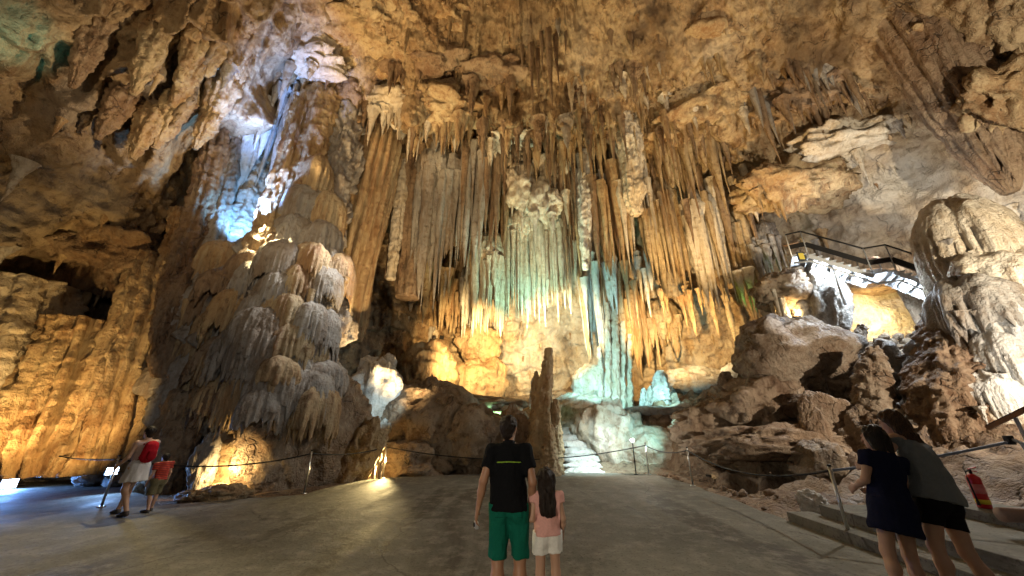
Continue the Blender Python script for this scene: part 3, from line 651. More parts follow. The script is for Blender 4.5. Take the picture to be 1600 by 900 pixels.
column('limestone_column', 'narrow brown column behind the thin pale column', 'column', [(655, 210, 18.4, 18), (650, 300, 18.3, 20), (642, 400, 18.2, 20), (636, 470, 18.2, 18)], 'brown', nang=60, nlen=120, flute=(9, .25), rough=(.5, .1), seed=8.7)
column('limestone_column', 'ribbed pale column crossing the front of the blue lit hollow', 'column', [(478, 150, 13.0, 15), (446, 265, 12.3, 14), (420, 345, 11.7, 16), (394, 430, 11.0, 19), (370, 505, 10.6, 15), (358, 545, 10.5, 6)], 'tan', nang=70, nlen=170, flute=(10, .32), rough=(.5, .12), seed=71.1)
column('limestone_column', 'dark ribbed column left of the blue lit hollow', 'column', [(345, 190, 12.6, 13), (322, 300, 12.0, 17), (298, 390, 11.6, 20), (276, 480, 11.2, 22), (256, 570, 10.9, 17), (250, 600, 10.9, 6)], 'brown', nang=70, nlen=170, flute=(11, .32), rough=(.5, .14), seed=72.3)
column('limestone_column', 'slender grey rib between the dark ribbed column and the mound', 'column', [(375, 205, 13.2, 8), (352, 300, 12.5, 10), (332, 390, 11.8, 13), (315, 470, 11.2, 13), (304, 530, 10.9, 6)], 'grey', nang=48, nlen=150, flute=(7, .3), rough=(.4, .1), seed=73.9)
# blue-lit group
t1 = thing('stalactite_cluster', 'bluish white stalactites lit by the lamp in the left hollow', 'stalactites', tuple(P(440, 150, 13.4)))
for a in ((430, 150, 270, 9, 13.3), (446, 145, 300, 8, 13.5), (462, 150, 320, 8, 13.2), (415, 160, 330, 10, 13.6), (478, 145, 260, 9, 13.8), (402, 200, 350, 13, 13.3), (425, 180, 250, 7, 13.0), (455, 170, 260, 6, 12.9)): stal(t1, *a, 'white', pipe=random.random() < .4)
column('limestone_column', 'white ribbed column glowing beside the blue lamp', 'column', [(410, 230, 14.2, 12), (396, 290, 14.0, 16), (380, 340, 13.8, 24), (362, 385, 13.6, 34)], 'white', nang=70, nlen=100, flute=(10, .2), rough=(.4, .15), tier=(10, .12), seed=9.1)

# --- the great central drapery
curtain('stone_drapery', 'pale drapery with long stems left of the grey curtain', 668, 706, 196, 355, 17.0, 6, 9, 'pale', pipe=False, jit=.35, dY=.3)
curtain('stone_drapery', 'wide dark grey drapery ending in ragged tips left of centre', 655, 716, 262, 448, 16.6, 8, 12, 'grey', pipe=True, jit=.16, sag=.1, dY=.6)
curtain('stone_drapery', 'silvery grey fluted drapery right of the wide dark curtain', 712, 756, 240, 425, 16.9, 8, 8, 'grey', pipe=True, jit=.22, dY=.4)
curtain('stone_drapery', 'brown stems hanging between grey drapery and green lobes', 752, 792, 235, 400, 17.4, 6, 8, 'tan', pipe=False, jit=.3, dY=.3)
curtain('organ_pipe_curtain', 'pale green organ pipe curtain in the centre of the wall', 790, 878, 352, 492, 18.2, 14, 6.5, 'pale', pipe=True, jit=.14, dY=.5)
curtain('organ_pipe_curtain', 'greenish short pipes left of the green organ pipe curtain', 742, 792, 395, 500, 18.4, 8, 6.5, 'pale', pipe=True, jit=.25, dY=.3)
t1 = thing('flowstone_cluster', 'pale green bulging lobes above the organ pipe curtain', 'flowstone', tuple(P(840, 290, 17.2)))
for i, (x, y, w_, h) in enumerate(((812, 290, 44, 70), (838, 310, 38, 60), (862, 318, 34, 46), (800, 250, 40, 50), (880, 275, 30, 56), (850, 262, 46, 44), (825, 340, 20, 40))):
    blob('lobe', None, None, x, y, 17.1 + .1 * i, w_, h, 'pale', seed=10 + i, parent=t1, rough=.42, n=(32, 56))
for a in ((815, 320, 372, 6, 16.9), (835, 335, 385, 6, 16.9), (862, 335, 375, 6, 17.0), (800, 272, 340, 7, 17.2), (884, 300, 352, 6, 17.0)): stal(t1, *a, 'pale')
curtain('stone_drapery', 'brown ragged stems between the green lobes and silver column', 872, 908, 240, 410, 17.0, 6, 8, 'brown', pipe=False, jit=.35, dY=.3)
column('limestone_column', 'thin silvery speckled column hanging right of centre', 'column', [(914, 235, 16.9, 8), (913, 280, 16.9, 11), (914, 340, 16.9, 11), (915, 395, 16.9, 8), (915, 425, 16.9, 3)], 'white', nang=48, nlen=110, flute=(6, .2), rough=(.25, .1), seed=11.1)
curtain('stone_drapery', 'rounded tan drapery lobe with short pipes right of the silver column', 926, 958, 300, 415, 16.8, 7, 7, 'tan', pipe=True, jit=.2, sag=.1, dY=.3)
column('limestone_column', 'long ragged pale drape below the notch in the roof', 'column', [(966, 90, 15.4, 12), (972, 140, 15.5, 15), (980, 200, 15.8, 17), (986, 260, 16.2, 19), (990, 310, 16.4, 15), (992, 340, 16.5, 4)], 'pale', nang=70, nlen=150, flute=(9, .28), rough=(.6, .2), seed=12.1)
curtain('organ_pipe_curtain', 'narrow tan organ pipes left of the two big curtains', 998, 1020, 330, 425, 17.2, 5, 6, 'tan', pipe=True, jit=.15, dY=.2)
curtain('organ_pipe_curtain', 'long yellow organ pipe curtain, left of the big pair', 1014, 1052, 312, 462, 17.0, 7, 6.8, 'tan', pipe=True, jit=.1, dY=.5)
curtain('organ_pipe_curtain', 'wide greenish organ pipe curtain, right of the big pair', 1066, 1120, 330, 470, 16.8, 9, 7, 'pale', pipe=True, jit=.14, dY=.5)
curtain('organ_pipe_curtain', 'yellow pipe curtain below the right wall with green tips', 1126, 1166, 362, 480, 17.4, 8, 6.5, 'tan', pipe=True, jit=.2, dY=.3)
t1 = thing('stalactite_cluster', 'two bright green lit stalactite tips right of the curtains', 'stalactites', tuple(P(1160, 440, 17.0)))
for a in ((1152, 425, 482, 6, 17.0), (1166, 420, 504, 6.5, 16.9)): stal(t1, *a, 'pale', k=1)
curtain('stone_drapery', 'lumpy tan drips above the two big organ pipe curtains', 1060, 1130, 208, 300, 15.8, 8, 10, 'tan', pipe=False, jit=.4, dY=.2)
curtain('stone_drapery', 'small shadowed pipes in the recess above the yellow curtain', 1005, 1060, 254, 285, 17.4, 9, 5.5, 'tan', pipe=True, jit=.3, dY=.2)
curtain('stone_drapery', 'ragged tan drips in the middle of the upper wall', 940, 1010, 140, 225, 15.0, 9, 9, 'tan', pipe=False, jit=.4, dY=.3)
curtain('stone_drapery', 'hanging drips along the ledge right of the blue ceiling patch', 520, 610, 135, 195, 14.6, 10, 8, 'brown', pipe=False, jit=.4, dY=.3)
curtain('stone_drapery', 'cream drips under the roof ledge above the grey drapery', 640, 720, 165, 225, 15.4, 9, 8, 'pale', pipe=False, jit=.4, dY=.3)
curtain('stone_drapery', 'dark drips under the roof hollow above the green lobes', 760, 860, 170, 250, 15.6, 12, 8, 'brown', pipe=False, jit=.45, dY=.3)
curtain('stone_drapery', 'tan drips hanging under the roof hollow right of the green lobes', 880, 945, 200, 275, 15.9, 8, 8, 'tan', pipe=False, jit=.45, dY=.3)
curtain('stone_drapery', 'pinkish grey pipes hanging beside the yellow pipe curtain', 1172, 1215, 380, 450, 17.2, 8, 6, 'grey', pipe=False, jit=.35, dY=.2)
curtain('stone_drapery', 'brown drips on the right wall above the metal stairs', 1210, 1290, 190, 270, 14.2, 9, 8, 'tan', pipe=False, jit=.45, dY=.2)
# --- thin stalactites crowding the drapery
CZ = [('thin brown stems right of the straight fluted column', 600, 665, 210, 260, 60, 190, 17.6, ('brown', 'tan')), ('thin cream stems behind the wide dark drapery', 660, 720, 215, 260, 60, 150, 17.3, ('pale', 'tan', 'brown')), ('thin grey stems beside the silvery drapery', 715, 795, 225, 290, 60, 180, 17.0, ('grey', 'brown')), ('short spikes under the roof above the green lobes', 780, 880, 200, 250, 30, 90, 16.3, ('tan', 'brown')),
      ('crowded brown spikes around the thin silvery column', 870, 960, 220, 300, 60, 190, 17.0, ('tan', 'brown', 'grey')), ('ragged spikes right of the tan drapery lobe', 955, 1015, 230, 300, 60, 150, 16.9, ('tan', 'pale')), ('short spikes above the long yellow organ pipes', 1010, 1070, 215, 260, 40, 90, 16.3, ('tan',)), ('thin spikes between the big organ pipe curtains', 1060, 1180, 270, 340, 50, 150, 17.0, ('tan', 'pale', 'brown')),
      ('slender stems left of the straight fluted column', 480, 560, 150, 200, 60, 200, 14.7, ('tan', 'grey', 'brown')), ('thin white and grey stems above the blue lamp', 385, 480, 140, 170, 50, 150, 13.1, ('white', 'grey')), ('pale thin stems low behind the green organ pipes', 760, 900, 380, 420, 50, 130, 19.3, ('pale',)), ('whitish thin stems on the back wall right of centre', 900, 1010, 400, 460, 50, 150, 20.3, ('white', 'tan')),
      ('short yellow spikes on the back wall below the big curtains', 1010, 1180, 440, 480, 30, 90, 19.6, ('tan',)), ('short tan spikes on the back wall above the yellow hollow', 620, 780, 420, 450, 30, 90, 20.6, ('tan', 'grey')), ('thin dark spikes along the roof edge at centre left', 560, 760, 180, 205, 20, 70, 15.2, ('brown', 'tan')), ('thin spikes along the roof edge at centre right', 900, 1150, 165, 215, 20, 80, 15.0, ('brown', 'tan'))]
for (lb, x0, x1, ya, yb, la, lb2, Y, ms) in CZ:
    t1 = thing('stalactite_cluster', lb, 'stalactites', tuple(P((x0 + x1) / 2, (ya + yb) / 2, Y)))
    for j in range(19):
        yt = random.uniform(ya, yb); L_ = la + (lb2 - la) * random.random() ** 1.8
        stal(t1, random.uniform(x0, x1), yt - 12, yt + L_, 1.8 + L_ * random.uniform(.015, .045) + random.uniform(0, 2.5), Y + random.uniform(-.5, .6), random.choice(ms), pipe=random.random() < .12)
# --- second row on the back wall
curtain('stone_drapery', 'short tan drapery low on the back wall, leftmost', 625, 662, 455, 512, 21.6, 7, 6, 'tan', pipe=True, jit=.15, dY=.2)
curtain('stone_drapery', 'short fluted tan drapery above the yellow lit hollow', 690, 722, 450, 512, 21.8, 6, 6, 'tan', pipe=True, jit=.15, dY=.2)
curtain('stone_drapery', 'whitish short drapery with blue grey pipes above the hollow', 722, 765, 438, 512, 21.5, 8, 6, 'white', pipe=True, jit=.2, dY=.2)
curtain('stone_drapery', 'blue lit thin pipes on the back wall behind the stalagmite', 905, 945, 440, 555, 21.5, 8, 5.5, 'white', pipe=True, jit=.25, dY=.2)
curtain('stone_drapery', 'orange brown fluted drapery right of the blue lit pipes', 968, 1002, 468, 585, 21.6, 7, 6, 'tan', pipe=True, jit=.2, dY=.2)
curtain('stone_drapery', 'yellow brown drapery below the long organ pipes', 1004, 1060, 500, 560, 21.8, 8, 7, 'tan', pipe=True, jit=.3, dY=.2)
t1 = thing('limestone_column', 'cluster of slender pale columns reaching the blue lit slope', 'column', tuple(P(965, 720, 19)))
for i, (x, y0, y1, r) in enumerate(((950, 470, 705, 4.5), (962, 480, 715, 6), (974, 500, 720, 4.5), (984, 520, 700, 4), (938, 540, 660, 4))):
    pts, rr = pxpath([(x - 1, y0, 20.2, r * .7), (x, (y0 + y1) / 2, 19.6, r), (x + 2, y1, 19.0, r * 1.5)])
    Vv, Ff = tube_form(pts, rr, None, nang=36, nlen=110, flute=(5, .2), rough=(.3, .12), tier=(12, .2), seed=20 + i)
    mobj('shaft', Vv - np.array(t1.location), Ff, M['pale'], t1)

# ================================================================== LEFT: FLOWSTONE MASS AND WALL
t1 = thing('flowstone_mass', 'huge tiered grey brown flowstone mass with dripping canopies left of centre', 'flowstone', tuple(P(400, 760, 10.6)))
pts, rr = pxpath([(535, 165, 15.2, 40), (515, 240, 14.8, 48), (495, 310, 14.3, 52), (470, 370, 13.6, 58), (440, 415, 12.9, 84), (412, 480, 12.6, 114), (395, 550, 12.5, 122), (385, 620, 12.5, 122), (375, 690, 12.6, 118)])
Vv, Ff = tube_form(pts, rr, None, nang=170, nlen=230, flute=(30, .2), rough=(.8, .28), tier=(6, .25), seed=5.5, squash=.62)
mobj('core', Vv - np.array(t1.location), Ff, M['grey'], t1)
BL = [(488, 300, 13.0, 60, 52, 'tan'), (470, 345, 12.6, 64, 52, 'grey'), (505, 352, 12.9, 54, 48, 'tan'), (455, 388, 12.1, 66, 50, 'grey'), (498, 398, 12.2, 60, 50, 'grey'), (520, 440, 12.3, 54, 46, 'tan'), (428, 405, 11.8, 50, 44, 'brown')]
for ri, (yy, n_) in enumerate(((428, 4), (462, 5), (496, 5), (528, 6), (560, 6), (592, 6), (622, 6), (645, 3))):
    for ci in range(n_):
        f = (ci + .5 * (ri % 2) + .25) / n_; xl = 330 - ri * 7; xr = 510 - ri * 2 + (12 if ri > 2 else 0)
        x = xl + (xr - xl) * f + random.uniform(-8, 8); Y = 11.9 - ri * .10 - 1.25 * math.sin(math.pi * min(1, f)) + random.uniform(-.2, .2)
        m = random.choice(['brown', 'tan', 'brown']) if f < .33 else random.choice(['grey', 'grey', 'grey', 'tan'])
        BL.append((x, yy + random.uniform(-10, 10), Y, random.uniform(44, 72), random.uniform(34, 56), m))
for i, (x, y, Y, w_, h, m) in enumerate(BL):
    bell(t1, x, y, Y, w_, h, m, k=i % 6)
    for j in range(3):
        stal(t1, x + random.uniform(-.42, .42) * w_, y - 6, y + random.uniform(16, 58), random.uniform(3.6, 6), Y - random.uniform(.1, .45), m, pipe=False)
for a in ((408, 400, 560, 9, 11.2), (395, 420, 590, 8, 10.9), (372, 440, 600, 7, 10.7), (425, 380, 500, 9, 11.6), (300, 470, 560, 8, 10.8), (345, 560, 670, 7, 10.2), (335, 590, 680, 6, 10.1)): stal(t1, *a, 'tan', pipe=False)
blob('flowstone_bulge', 'broad rounded brown rock bulge behind the second rope post', 'rock', 490, 690, 12.2, 190, 195, 'boulder', depth=.5, seed=3.7, rough=.26, n=(80, 140), rot=1.05)
blob('flowstone_bulge', 'dark rock shoulder above the lit grotto at left', 'rock', 262, 715, 10.6, 64, 170, 'boulder', depth=.8, seed=4.9, rough=.35, n=(60, 90))
blob('flowstone_bulge', 'bright edged rock lip above the small lit pocket', 'rock', 555, 712, 12.6, 60, 95, 'tan', depth=.6, seed=5.9, rough=.4, n=(60, 90), tilt=-.3)
# grotto
blob('boulder', 'yellow lit rounded rock at the back of the left grotto', 'boulder', 368, 730, 11.2, 110, 120, 'tan', depth=.6, seed=6.1, rough=.35, n=(60, 100))
blob('boulder', 'dark upright rock silhouetted in the lit grotto', 'boulder', 319, 728, 10.0, 34, 80, 'grey', depth=.9, seed=6.6, rough=.35)
blob('boulder', 'low pale rock at the mouth of the lit grotto', 'boulder', 345, 773, 9.75, 75, 26, 'tan', depth=.7, seed=7.1, rough=.3)
blob('boulder', 'small rounded rock at the left foot of the grotto', 'boulder', 300, 778, 9.5, 40, 22, 'tan', depth=.8, seed=7.6, rough=.3)

# left wall columns
LW = [('tall fluted amber column on the left wall, right of the stone shelf', [(248, 400, 13.2, 26), (225, 500, 12.7, 30), (195, 600, 12.3, 34), (165, 700, 12.0, 40), (150, 745, 12, 44)], 'tan', (13, .28)),
      ('slender amber column beside the grey gap at left', [(290, 420, 13.6, 16), (262, 510, 13.2, 18), (235, 600, 12.8, 24), (210, 690, 12.4, 34), (203, 735, 12.4, 36)], 'tan', (9, .28)),
      ('broad amber column below the round stone shelf', [(140, 500, 12.4, 40), (118, 560, 12.2, 42), (92, 630, 12.0, 52), (65, 700, 11.8, 60), (55, 745, 11.8, 62)], 'tan', (15, .25)),
      ('lumpy amber pillar at the left edge of the picture', [(60, 440, 12.2, 40), (30, 540, 12.0, 60), (-10, 640, 11.9, 70), (-40, 740, 11.9, 80)], 'pale', (8, .18)),
      ('brown column above the tiered flowstone at left', [(292, 330, 13.4, 14), (280, 400, 13.2, 18), (262, 480, 12.9, 22), (250, 540, 12.8, 20)], 'tan', (9, .25)),
      ('bright lit white grey column in the gap behind the amber columns', [(262, 430, 14.3, 20), (252, 520, 14.1, 26), (240, 600, 14.0, 34), (228, 690, 13.9, 44), (222, 735, 13.9, 46)], 'white', (7, .2))]
LW = [(lb, [(a, b, c - (.75 if k_ != 5 else 0), d) for a, b, c, d in sp], m, flt) for k_, (lb, sp, m, flt) in enumerate(LW)]
for i, (lb, sp, m, flt) in enumerate(LW):
    column('wall_column', lb, 'column', sp, m, nang=84, nlen=110, flute=(flt[0], flt[1] * 1.8), rough=(.6, .12), tier=(8, .08), seed=30 + i * 1.7)
t1 = thing('stone_shelf', 'round flat stone shelf jutting from the amber left wall', 'rock shelf', tuple(P(118, 510, 12.0)))
V_, F_ = tube_form([P(118, 500, 12.0), P(118, 503, 12.0), P(116, 512, 12.05), P(114, 522, 12.1), P(112, 550, 12.3)], [RW(38, 505, 12), RW(44, 505, 12), RW(42, 505, 12), RW(28, 505, 12), RW(12, 505, 12)], None, nang=80, nlen=60, flute=(14, .12), rough=(.4, .06), seed=2.9)
mobj('slab', V_ - np.array(t1.location), F_, M['tan'], t1)
for a in ((90, 512, 600, 6, 11.8), (106, 515, 590, 5, 11.7), (122, 515, 610, 6, 11.7), (138, 512, 580, 5, 11.8)): stal(t1, *a, 'tan')
blob('boulder', 'dark low rock bank behind the blue lit floor', 'boulder', 100, 720, 12.3, 150, 56, 'grey', depth=.6, seed=8.8, rough=.35, n=(60, 100))
blob('boulder', 'dark rock at the far left edge beside the blue lamp', 'boulder', -12, 715, 12.2, 110, 60, 'grey', depth=.6, seed=9.3, rough=.35)
blob('boulder', 'brown hanging rock bulge over the left wall', 'rock', 165, 395, 12.6, 190, 120, 'brown', depth=.6, seed=9.9, rough=.4, n=(80, 120))
curtain('stone_drapery', 'amber drips under the brown bulge on the left wall', 90, 175, 440, 490, 12.3, 8, 7, 'tan', pipe=False, jit=.4, dY=.2, cap=False)

# ================================================================== CENTRE FLOOR LEVEL
BO = [('white lit jagged boulder below the grey wall left of centre', 588, 625, 15.0, 72, 125, 'white', .8, 11.1, .34, 0), ('small white slab leaning on top of the white boulder', 575, 578, 15.0, 38, 44, 'white', .5, 11.4, .2, .95), ('upright white slab beside the leaning slab', 607, 573, 15.2, 26, 44, 'white', .5, 11.6, .15, .95),
      ('blue white rock at the foot of the white boulder', 603, 680, 14.5, 30, 48, 'white', .8, 11.9, .3, 0),
      ('large brown boulder right of the white boulder', 665, 668, 15.3, 130, 150, 'boulder', .8, 12.2, .3, 0), ('rounded dark boulder behind the man', 745, 690, 14.8, 110, 100, 'boulder', .8, 12.8, .28, 0),
      ('low wide boulder at the floor edge left of the man', 640, 725, 14.2, 120, 60, 'boulder', .7, 13.3, .3, 0), ('brown boulder wedged behind the tall stalagmite', 800, 700, 15.0, 70, 100, 'brown', .8, 13.9, .3, 0),
      ('big rounded yellow lit boulder in the hollow', 668, 582, 19.8, 86, 88, 'tan', .8, 14.4, .28, 0), ('smooth yellow swelling behind the tall stalagmite', 745, 595, 22.2, 90, 70, 'tan', .6, 14.9, .3, 0),
      ('shell shaped pale bulge high in the yellow hollow', 750, 535, 22.6, 60, 60, 'tan', .5, 15.2, .35, 0), ('round grey boulder on the slope above the blue steps', 922, 603, 20.6, 56, 62, 'pale', .9, 15.7, .2, 0),
      ('long flat ledge rock above the man', 740, 632, 18.0, 150, 26, 'brown', .6, 16.1, .25, 0), ('blue grey ledge rock right of the blue stalagmites', 1100, 600, 20.5, 120, 44, 'grey', .6, 16.5, .25, 0), ('bright white rock at the end of the blue ledge', 1146, 583, 19.6, 34, 28, 'white', .7, 16.9, .25, 0),
      ('smooth pale slope rock behind the far rope posts', 1020, 705, 16.2, 120, 70, 'pale', .7, 17.3, .2, 0), ('yellow lit rock face above the far rope posts', 1065, 655, 17.5, 60, 62, 'pale', .6, 17.7, .3, .9), ('brown rock beside the yellow lit face', 1035, 655, 18.0, 55, 50, 'brown', .7, 18.1, .3, 0)]
for (lb, x, y, Y, w_, h, m, dp, sd, rg, fc) in BO:
    blob('boulder', lb, 'boulder', x, y, Y, w_, h, m, depth=dp, seed=sd, rough=rg, n=(42, 68), facet=fc)
blob('boulder', 'bright yellow lit rock in the floor pocket left of centre', 'boulder', 604, 722, 14.4, 30, 44, 'tan', depth=.6, seed=19.1, rough=.35)
t1 = thing('stone_pile', 'green lit angular stones behind the head of the man', 'rocks', tuple(P(775, 640, 17)))
for i, (x, y, w_, h) in enumerate(((763, 637, 30, 14), (782, 630, 14, 16), (800, 640, 34, 16), (790, 645, 40, 10))):
    blob('stone', None, None, x, y, 17.0 - .1 * i, w_, h, 'pale', seed=40 + i, parent=t1, rough=.2, n=(24, 40), facet=.95)
# tall stalagmite
t1 = thing('stalagmite', 'tall slender forked stalagmite in the centre beside the girl', 'stalagmite', tuple(P(852, 742, 13.7)))
for nm, sp, sd in (('spire', [(858, 541, 14.0, 4), (856, 556, 14, 7), (852, 590, 14, 9), (848, 630, 13.9, 14), (846, 680, 13.9, 20), (845, 748, 13.8, 27)], 1), ('spire', [(838, 578, 14.2, 3), (838, 600, 14.2, 7), (840, 650, 14.1, 10), (842, 690, 14, 12)], 2), ('spire', [(868, 622, 13.8, 4), (868, 640, 13.8, 7), (869, 690, 13.7, 10), (868, 748, 13.6, 13)], 3), ('spire', [(857, 660, 13.5, 5), (858, 700, 13.4, 12), (858, 748, 13.4, 17)], 4)):
    pts, rr = pxpath(sp); Vv, Ff = tube_form(pts, rr, None, nang=64, nlen=130, flute=(6, .14), rough=(.35, .10), tier=(10, .12), seed=50 + sd)
    mobj(nm, Vv - np.array(t1.location), Ff, M['tan'], t1)
def stalagmite(lb, x, y0, y1, Y, r, m, sd):
    column('stalagmite', lb, 'stalagmite', [(x, y0, Y, r * .3), (x, y0 * .8 + y1 * .2, Y, r * .75), (x, (y0 + y1) / 2, Y, r * .9), (x, y1, Y, r * 1.25)], m, nang=56, nlen=90, flute=(7, .15), rough=(.3, .1), tier=(7, .2), seed=sd)
stalagmite('small bluish stalagmite left of the tall central one', 834, 590, 640, 16.5, 6, 'white', 61)
stalagmite('blue lit conical stalagmite on the right ledge', 1032, 578, 636, 18.6, 13, 'white', 62)
stalagmite('short blue stalagmite left of the conical one', 1016, 602, 636, 18.7, 6, 'white', 63)
stalagmite('little blue stalagmite between ledge and white columns', 1006, 606, 636, 18.9, 6, 'white', 68)
stalagmite('stubby yellow lit stalagmite on the right ledge', 1054, 614, 636, 18.4, 7, 'pale', 64)
stalagmite('leaning ringed stalagmite on the right rubble slope', 1134, 580, 668, 14.6, 13, 'red', 65)
stalagmite('stout brown stalagmite stump on the rubble slope', 1108, 628, 690, 14.0, 15, 'red', 66)
stalagmite('brown rock spire behind the two women', 1362, 540, 690, 10.8, 26, 'boulder', 67)
stalagmite('slim dark stalagmite below the yellow alcove', 1345, 505, 590, 13.0, 10, 'boulder', 69)
blob('rock_ledge', 'flat shelf carrying the blue lit stalagmites', 'rock shelf', 1040, 643, 18.6, 120, 18, 'grey', depth=.9, seed=21.1, rough=.2, n=(40, 80))
blob('flowstone_slope', 'smooth bluish flowstone slope right of the white steps', 'flowstone', 958, 700, 17.2, 120, 130, 'pale', depth=.9, seed=22.2, rough=.30, n=(80, 120), tilt=.45)
blob('flowstone_slope', 'upper sloping flowstone apron above the white steps', 'flowstone', 900, 655, 19.5, 130, 70, 'pale', depth=.9, seed=22.9, rough=.18, n=(70, 110), tilt=.2)

# rough steps lit cold white
t1 = thing('stone_steps', 'rough cold white lit stone steps behind the rope', 'steps', tuple(P(905, 739, 14.6)))
for i in range(9):
    y = 738 - i * 10.5; Y = 14.4 + i * .52; x = 912 - i * 3.5; w_ = 70 - i * 3.5
    blob('step', None, None, x, y, Y, w_, 15, 'white', depth=.5, seed=70 + i, parent=t1, rough=.16, n=(22, 44), facet=1.0)

# ================================================================== RIGHT: RUBBLE SLOPE, ALCOVE, FLOWSTONE
RR = [('massive overhanging boulder below the small lit niche at right', 1240, 565, 13.6, 165, 130, 'boulder', .8, 23.1, .26, 0), ('brown boulder under the massive overhanging one', 1190, 640, 13.2, 130, 80, 'red', .8, 23.5, .35, 0), ('angular brown slab in front of the rubble slope', 1310, 665, 11.4, 100, 110, 'red', .8, 23.9, .3, .95),
      ('pale topped rock in the middle of the rubble slope', 1165, 610, 14.2, 70, 44, 'boulder', .8, 24.4, .25, .95), ('knobbly rock left of the rubble slope middle', 1100, 665, 14.0, 90, 56, 'red', .8, 24.8, .4, 0), ('long low rock above the dark pit', 1215, 690, 12.0, 190, 46, 'red', .7, 25.2, .35, 0), ('rock right of the dark pit behind the rope', 1285, 735, 10.2, 80, 90, 'boulder', .8, 25.6, .3, .95),
      ('tall brown slab right of the angular slab', 1275, 690, 11.0, 50, 120, 'red', .7, 26.0, .3, .95), ('rock heap below the yellow alcove', 1390, 585, 12.6, 110, 70, 'boulder', .8, 26.4, .42, 0), ('rounded rock left below the yellow alcove', 1320, 600, 13.0, 80, 60, 'red', .8, 26.8, .35, 0), ('dark rock mass behind the two women', 1400, 700, 10.6, 130, 120, 'boulder', .7, 27.2, .35, 0),
      ('small round rock on the rubble slope', 1245, 640, 12.4, 44, 34, 'red', .9, 27.6, .3, 0), ('small knobbly rock near the ringed stalagmite', 1150, 655, 13.6, 50, 40, 'red', .9, 28.0, .35, 0), ('wide rock below the ringed stalagmite', 1140, 700, 12.8, 110, 40, 'red', .8, 28.4, .4, 0), ('rock between the niche boulder and the stairs', 1282, 490, 14.6, 36, 50, 'boulder', .8, 28.8, .35, 0)]
for (lb, x, y, Y, w_, h, m, dp, sd, rg, fc) in RR:
    blob('boulder', lb, 'boulder', x, y, Y, w_, h, m, depth=dp, seed=sd, rough=rg, n=(46, 72), facet=fc)
blob('boulder', 'small black and white rock at the end of the concrete step', 'boulder', 1268, 787, 8.0, 36, 32, 'white', depth=.9, seed=29.3, rough=.35)
# scattered stones along the right edge of the floor
for i in range(26):
    x = random.uniform(1030, 1240); ye = np.interp(x, [1025, 1075, 1130, 1190, 1235], [741, 756, 775, 798, 815]); y = ye - random.uniform(2, 34) * (x - 1000) / 240
    p = G(x, y); r = random.uniform(.05, .16)
    if i == 0:
        base_st = blob('loose_stone', None, None, 0, 0, 1, 2 * FPX, 2 * FPX, 'red', seed=31, rough=.3, n=(14, 20), facet=.95); stone_me = base_st.data; v_ = np.empty(len(stone_me.vertices) * 3, np.float32); stone_me.vertices.foreach_get('co', v_); v_ /= np.abs(v_).max(); stone_me.vertices.foreach_set('co', v_); o = base_st
    else: o = link('loose_stone', stone_me)
    o.location = (p[0], p[1], float(ground_z(np.array([p[0]]), np.array([p[1]]))[0]) + r * .3); o.scale = (r, r * random.uniform(.6, 1), r * random.uniform(.5, .8)); o.rotation_euler = (0, 0, random.uniform(0, 6))
    tag(o, 'loose brown stone on the dirt beside the right floor edge', 'stone', 'loose stones beside the floor edge')
# niche fringe (lit) and hanging rock under the stairs
curtain('stone_drapery', 'yellow lit stalactite fringe in the small right niche', 1203, 1248, 462, 515, 14.4, 8, 4.5, 'pale', pipe=True, jit=.15, dY=.1, cap=False)
blob('rock_canopy', 'rounded hood of rock above the small lit niche', 'rock', 1228, 452, 14.6, 80, 60, 'boulder', depth=.8, seed=33.3, rough=.35)
column('limestone_column', 'grey ribbed flowstone pillar under the left end of the stairs', 'column', [(1268, 408, 14.4, 20), (1276, 440, 14.2, 30), (1284, 480, 14.0, 34), (1290, 520, 14.0, 30)], 'grey', nang=90, nlen=100, flute=(13, .25), rough=(.4, .14), seed=34.1)
# alcove: walls of pale rock round a lit pocket
t1 = thing('rock_alcove', 'yellow lit rock alcove below the metal staircase', 'alcove', tuple(P(1385, 540, 14.5)))
for i, (x, y, Y, w_, h, m, tl) in enumerate(((1385, 492, 16.8, 200, 120, 'pale', 0), (1304, 510, 15.2, 36, 90, 'brown', -.5), (1448, 490, 13.6, 44, 150, 'boulder', .15), (1385, 440, 15.0, 150, 30, 'brown', 0), (1380, 545, 14.4, 130, 22, 'boulder', 0))):
    blob(('back_wall', 'side_wall', 'side_wall', 'lintel', 'sill')[i], None, None, x, y, Y, w_, h, m, depth=.45, seed=80 + i, parent=t1, rough=.22, n=(50, 80), tilt=tl)
t1 = thing('low_wall', 'low dark masonry wall at the mouth of the yellow alcove', 'wall', tuple(P(1415, 535, 13.6)))
for i in range(8):
    blob('stone', None, None, 1372 + i * 10.5, 533 - (i % 2) * 7, 13.7, 15, 11, 'boulder', seed=90 + i, parent=t1, rough=.15, n=(14, 22), facet=1.0)
